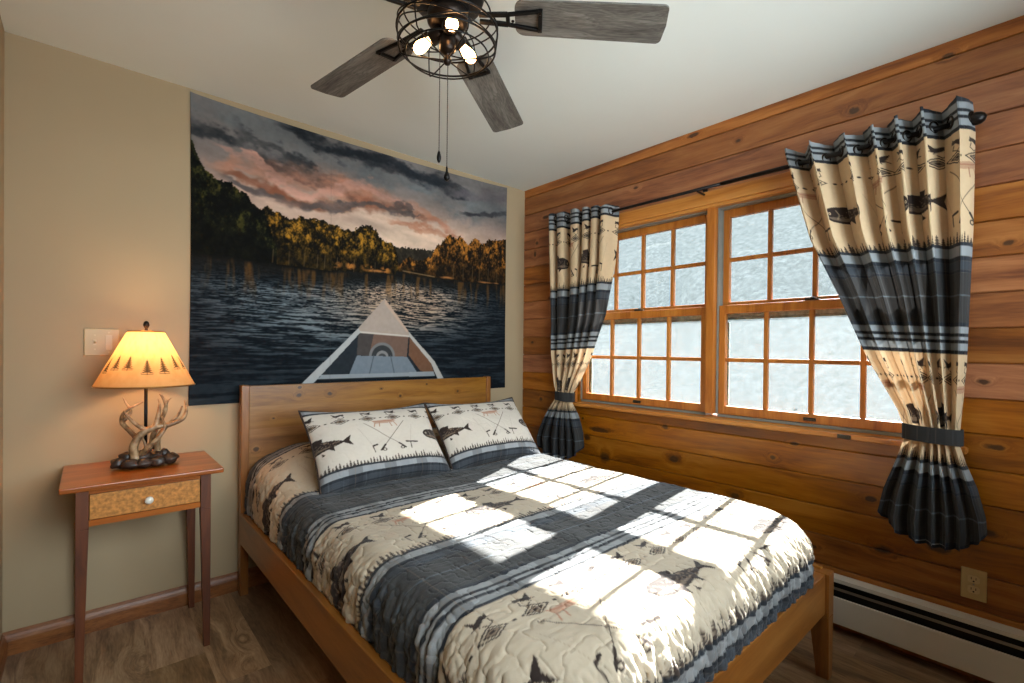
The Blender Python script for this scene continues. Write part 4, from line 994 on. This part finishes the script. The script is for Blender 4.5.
    for k in range(6):
        q = k*PI/3+.35; c_, s_ = math.cos(q), math.sin(q); f = lambda r, z: (r*c_, r*s_, z)
        cg.tube(catmull([f(.060,2.225), f(.128,2.215), f(.146,2.190), f(.148,2.160), f(.142,2.112), f(.122,2.092), f(.010,2.080)], 5), .0022, 6)
    # two tilted hoops crossing the cage
    for ta, tb in ((.50, .3), (-.55, 1.9)):
        rm = Matrix.Rotation(tb, 3, 'Z') @ Matrix.Rotation(ta*.55, 3, 'X'); cg.tube([tuple(rm @ Vector((.148*math.cos(q), .148*math.sin(q), 0))+Vector((0,0,2.158))) for q in np.linspace(0, 2*PI, 64)[:-1]], .0022, 6, closed=True)
    cg.build('wire_cage', M['black'], e, smooth=True)
    # pull chains
    for dx, dy, z1, fob in ((-.022, 0, 1.812, 0), (.004, .004, 1.768, 1)):
        o = Vector((dx*rt.x, dx*rt.y+dy, 0)); m = MB(); m.tube([(o.x, o.y, 2.10), (o.x, o.y, z1)], .0011, 5)
        for i in range(60): 
            z = 2.10-(2.10-z1)*i/59; m.lathe([(.0004,z+.0019),(.0019,z),(.0004,z-.0019)], (o.x, o.y, 0), 5)
        c = m.build('pull_chain', M['chain'], e)
        pr = [(.0015,0),(.003,-.006),(.0035,-.016),(.0085,-.030),(.0095,-.038),(.005,-.044),(.001,-.046)] if fob else [(.0015,0),(.004,-.006),(.0065,-.018),(.0065,-.026),(.004,-.034),(.001,-.037)]
        MB().lathe([(r, h+z1) for r, h in pr], (o.x, o.y, 0), 12).build('chain_fob', M['black'], c, smooth=True)
fan()

# ------------------------------------------------------------------ light
su = bpy.data.lights.new('Sun', 'SUN'); su.energy = 84; su.angle = math.radians(.55); su.color = (1, .97, .92)
so = bpy.data.objects.new('Sun', su); COL.objects.link(so); so.location = (6, 0, 5)
so.rotation_euler = Vector((-1, -.145, -.632*1.0)).to_track_quat('-Z', 'Y').to_euler()
wd = bpy.data.worlds.new('World'); SC.world = wd; wd.use_nodes = True; nt = wd.node_tree; nt.nodes.clear()
bg = nt.nodes.new('ShaderNodeBackground'); wo = nt.nodes.new('ShaderNodeOutputWorld'); nt.links.new(bg.outputs[0], wo.inputs[0])
bg.inputs[0].default_value = (.83, .93, 1.0, 1); bg.inputs[1].default_value = 15.5
# portals only guide sky sampling through the right wall windows and the added fill window
def portal(c, rot, sx, sy):
    l = bpy.data.lights.new('Portal', 'AREA'); l.shape = 'RECTANGLE'; l.size = sx; l.size_y = sy; l.cycles.is_portal = True
    o = bpy.data.objects.new('Portal', l); COL.objects.link(o); o.location = c; o.rotation_euler = rot
portal((.16, -1.48, 1.44), (0, PI/2, 0), 1.2, 1.9)
portal(((FW[0]+FW[1])/2, YF-.16, (FW[2]+FW[3])/2), (PI/2, 0, 0), FW[1]-FW[0]+.05, FW[3]-FW[2]+.05)

# ------------------------------------------------------------------ camera
cd = bpy.data.cameras.new('Camera'); cam = bpy.data.objects.new('Camera', cd); COL.objects.link(cam); SC.camera = cam
F_PX, YAW, PITCHC, ROLL = 482.7105, .7219126, -.00614457, .01027159
cd.sensor_width = 36; cd.lens = F_PX/1024*36; cd.shift_y = 11.411/1024; cd.clip_start = .02
fw = Vector((math.sin(YAW)*math.cos(PITCHC), math.cos(YAW)*math.cos(PITCHC), math.sin(PITCHC)))
r0 = Vector((math.cos(YAW), -math.sin(YAW), 0)); u0 = r0.cross(fw)
rr = r0*math.cos(ROLL)+u0*math.sin(ROLL); uu = -r0*math.sin(ROLL)+u0*math.cos(ROLL)
mw = Matrix((( rr.x, uu.x, -fw.x, -2.514865), (rr.y, uu.y, -fw.y, -2.726721), (rr.z, uu.z, -fw.z, 1.22131), (0,0,0,1)))
cam.matrix_world = mw
SC.view_settings.view_transform = 'Standard'; SC.view_settings.look = 'None'; SC.view_settings.gamma = 1; SC.view_settings.use_curve_mapping = False
SC.view_settings.exposure = -.18
c = SC.cycles; c.use_denoising = True; c.max_bounces = 10; c.diffuse_bounces = 6; c.transparent_max_bounces = 16; c.sample_clamp_indirect = 6; c.caustics_reflective = False; c.caustics_refractive = False
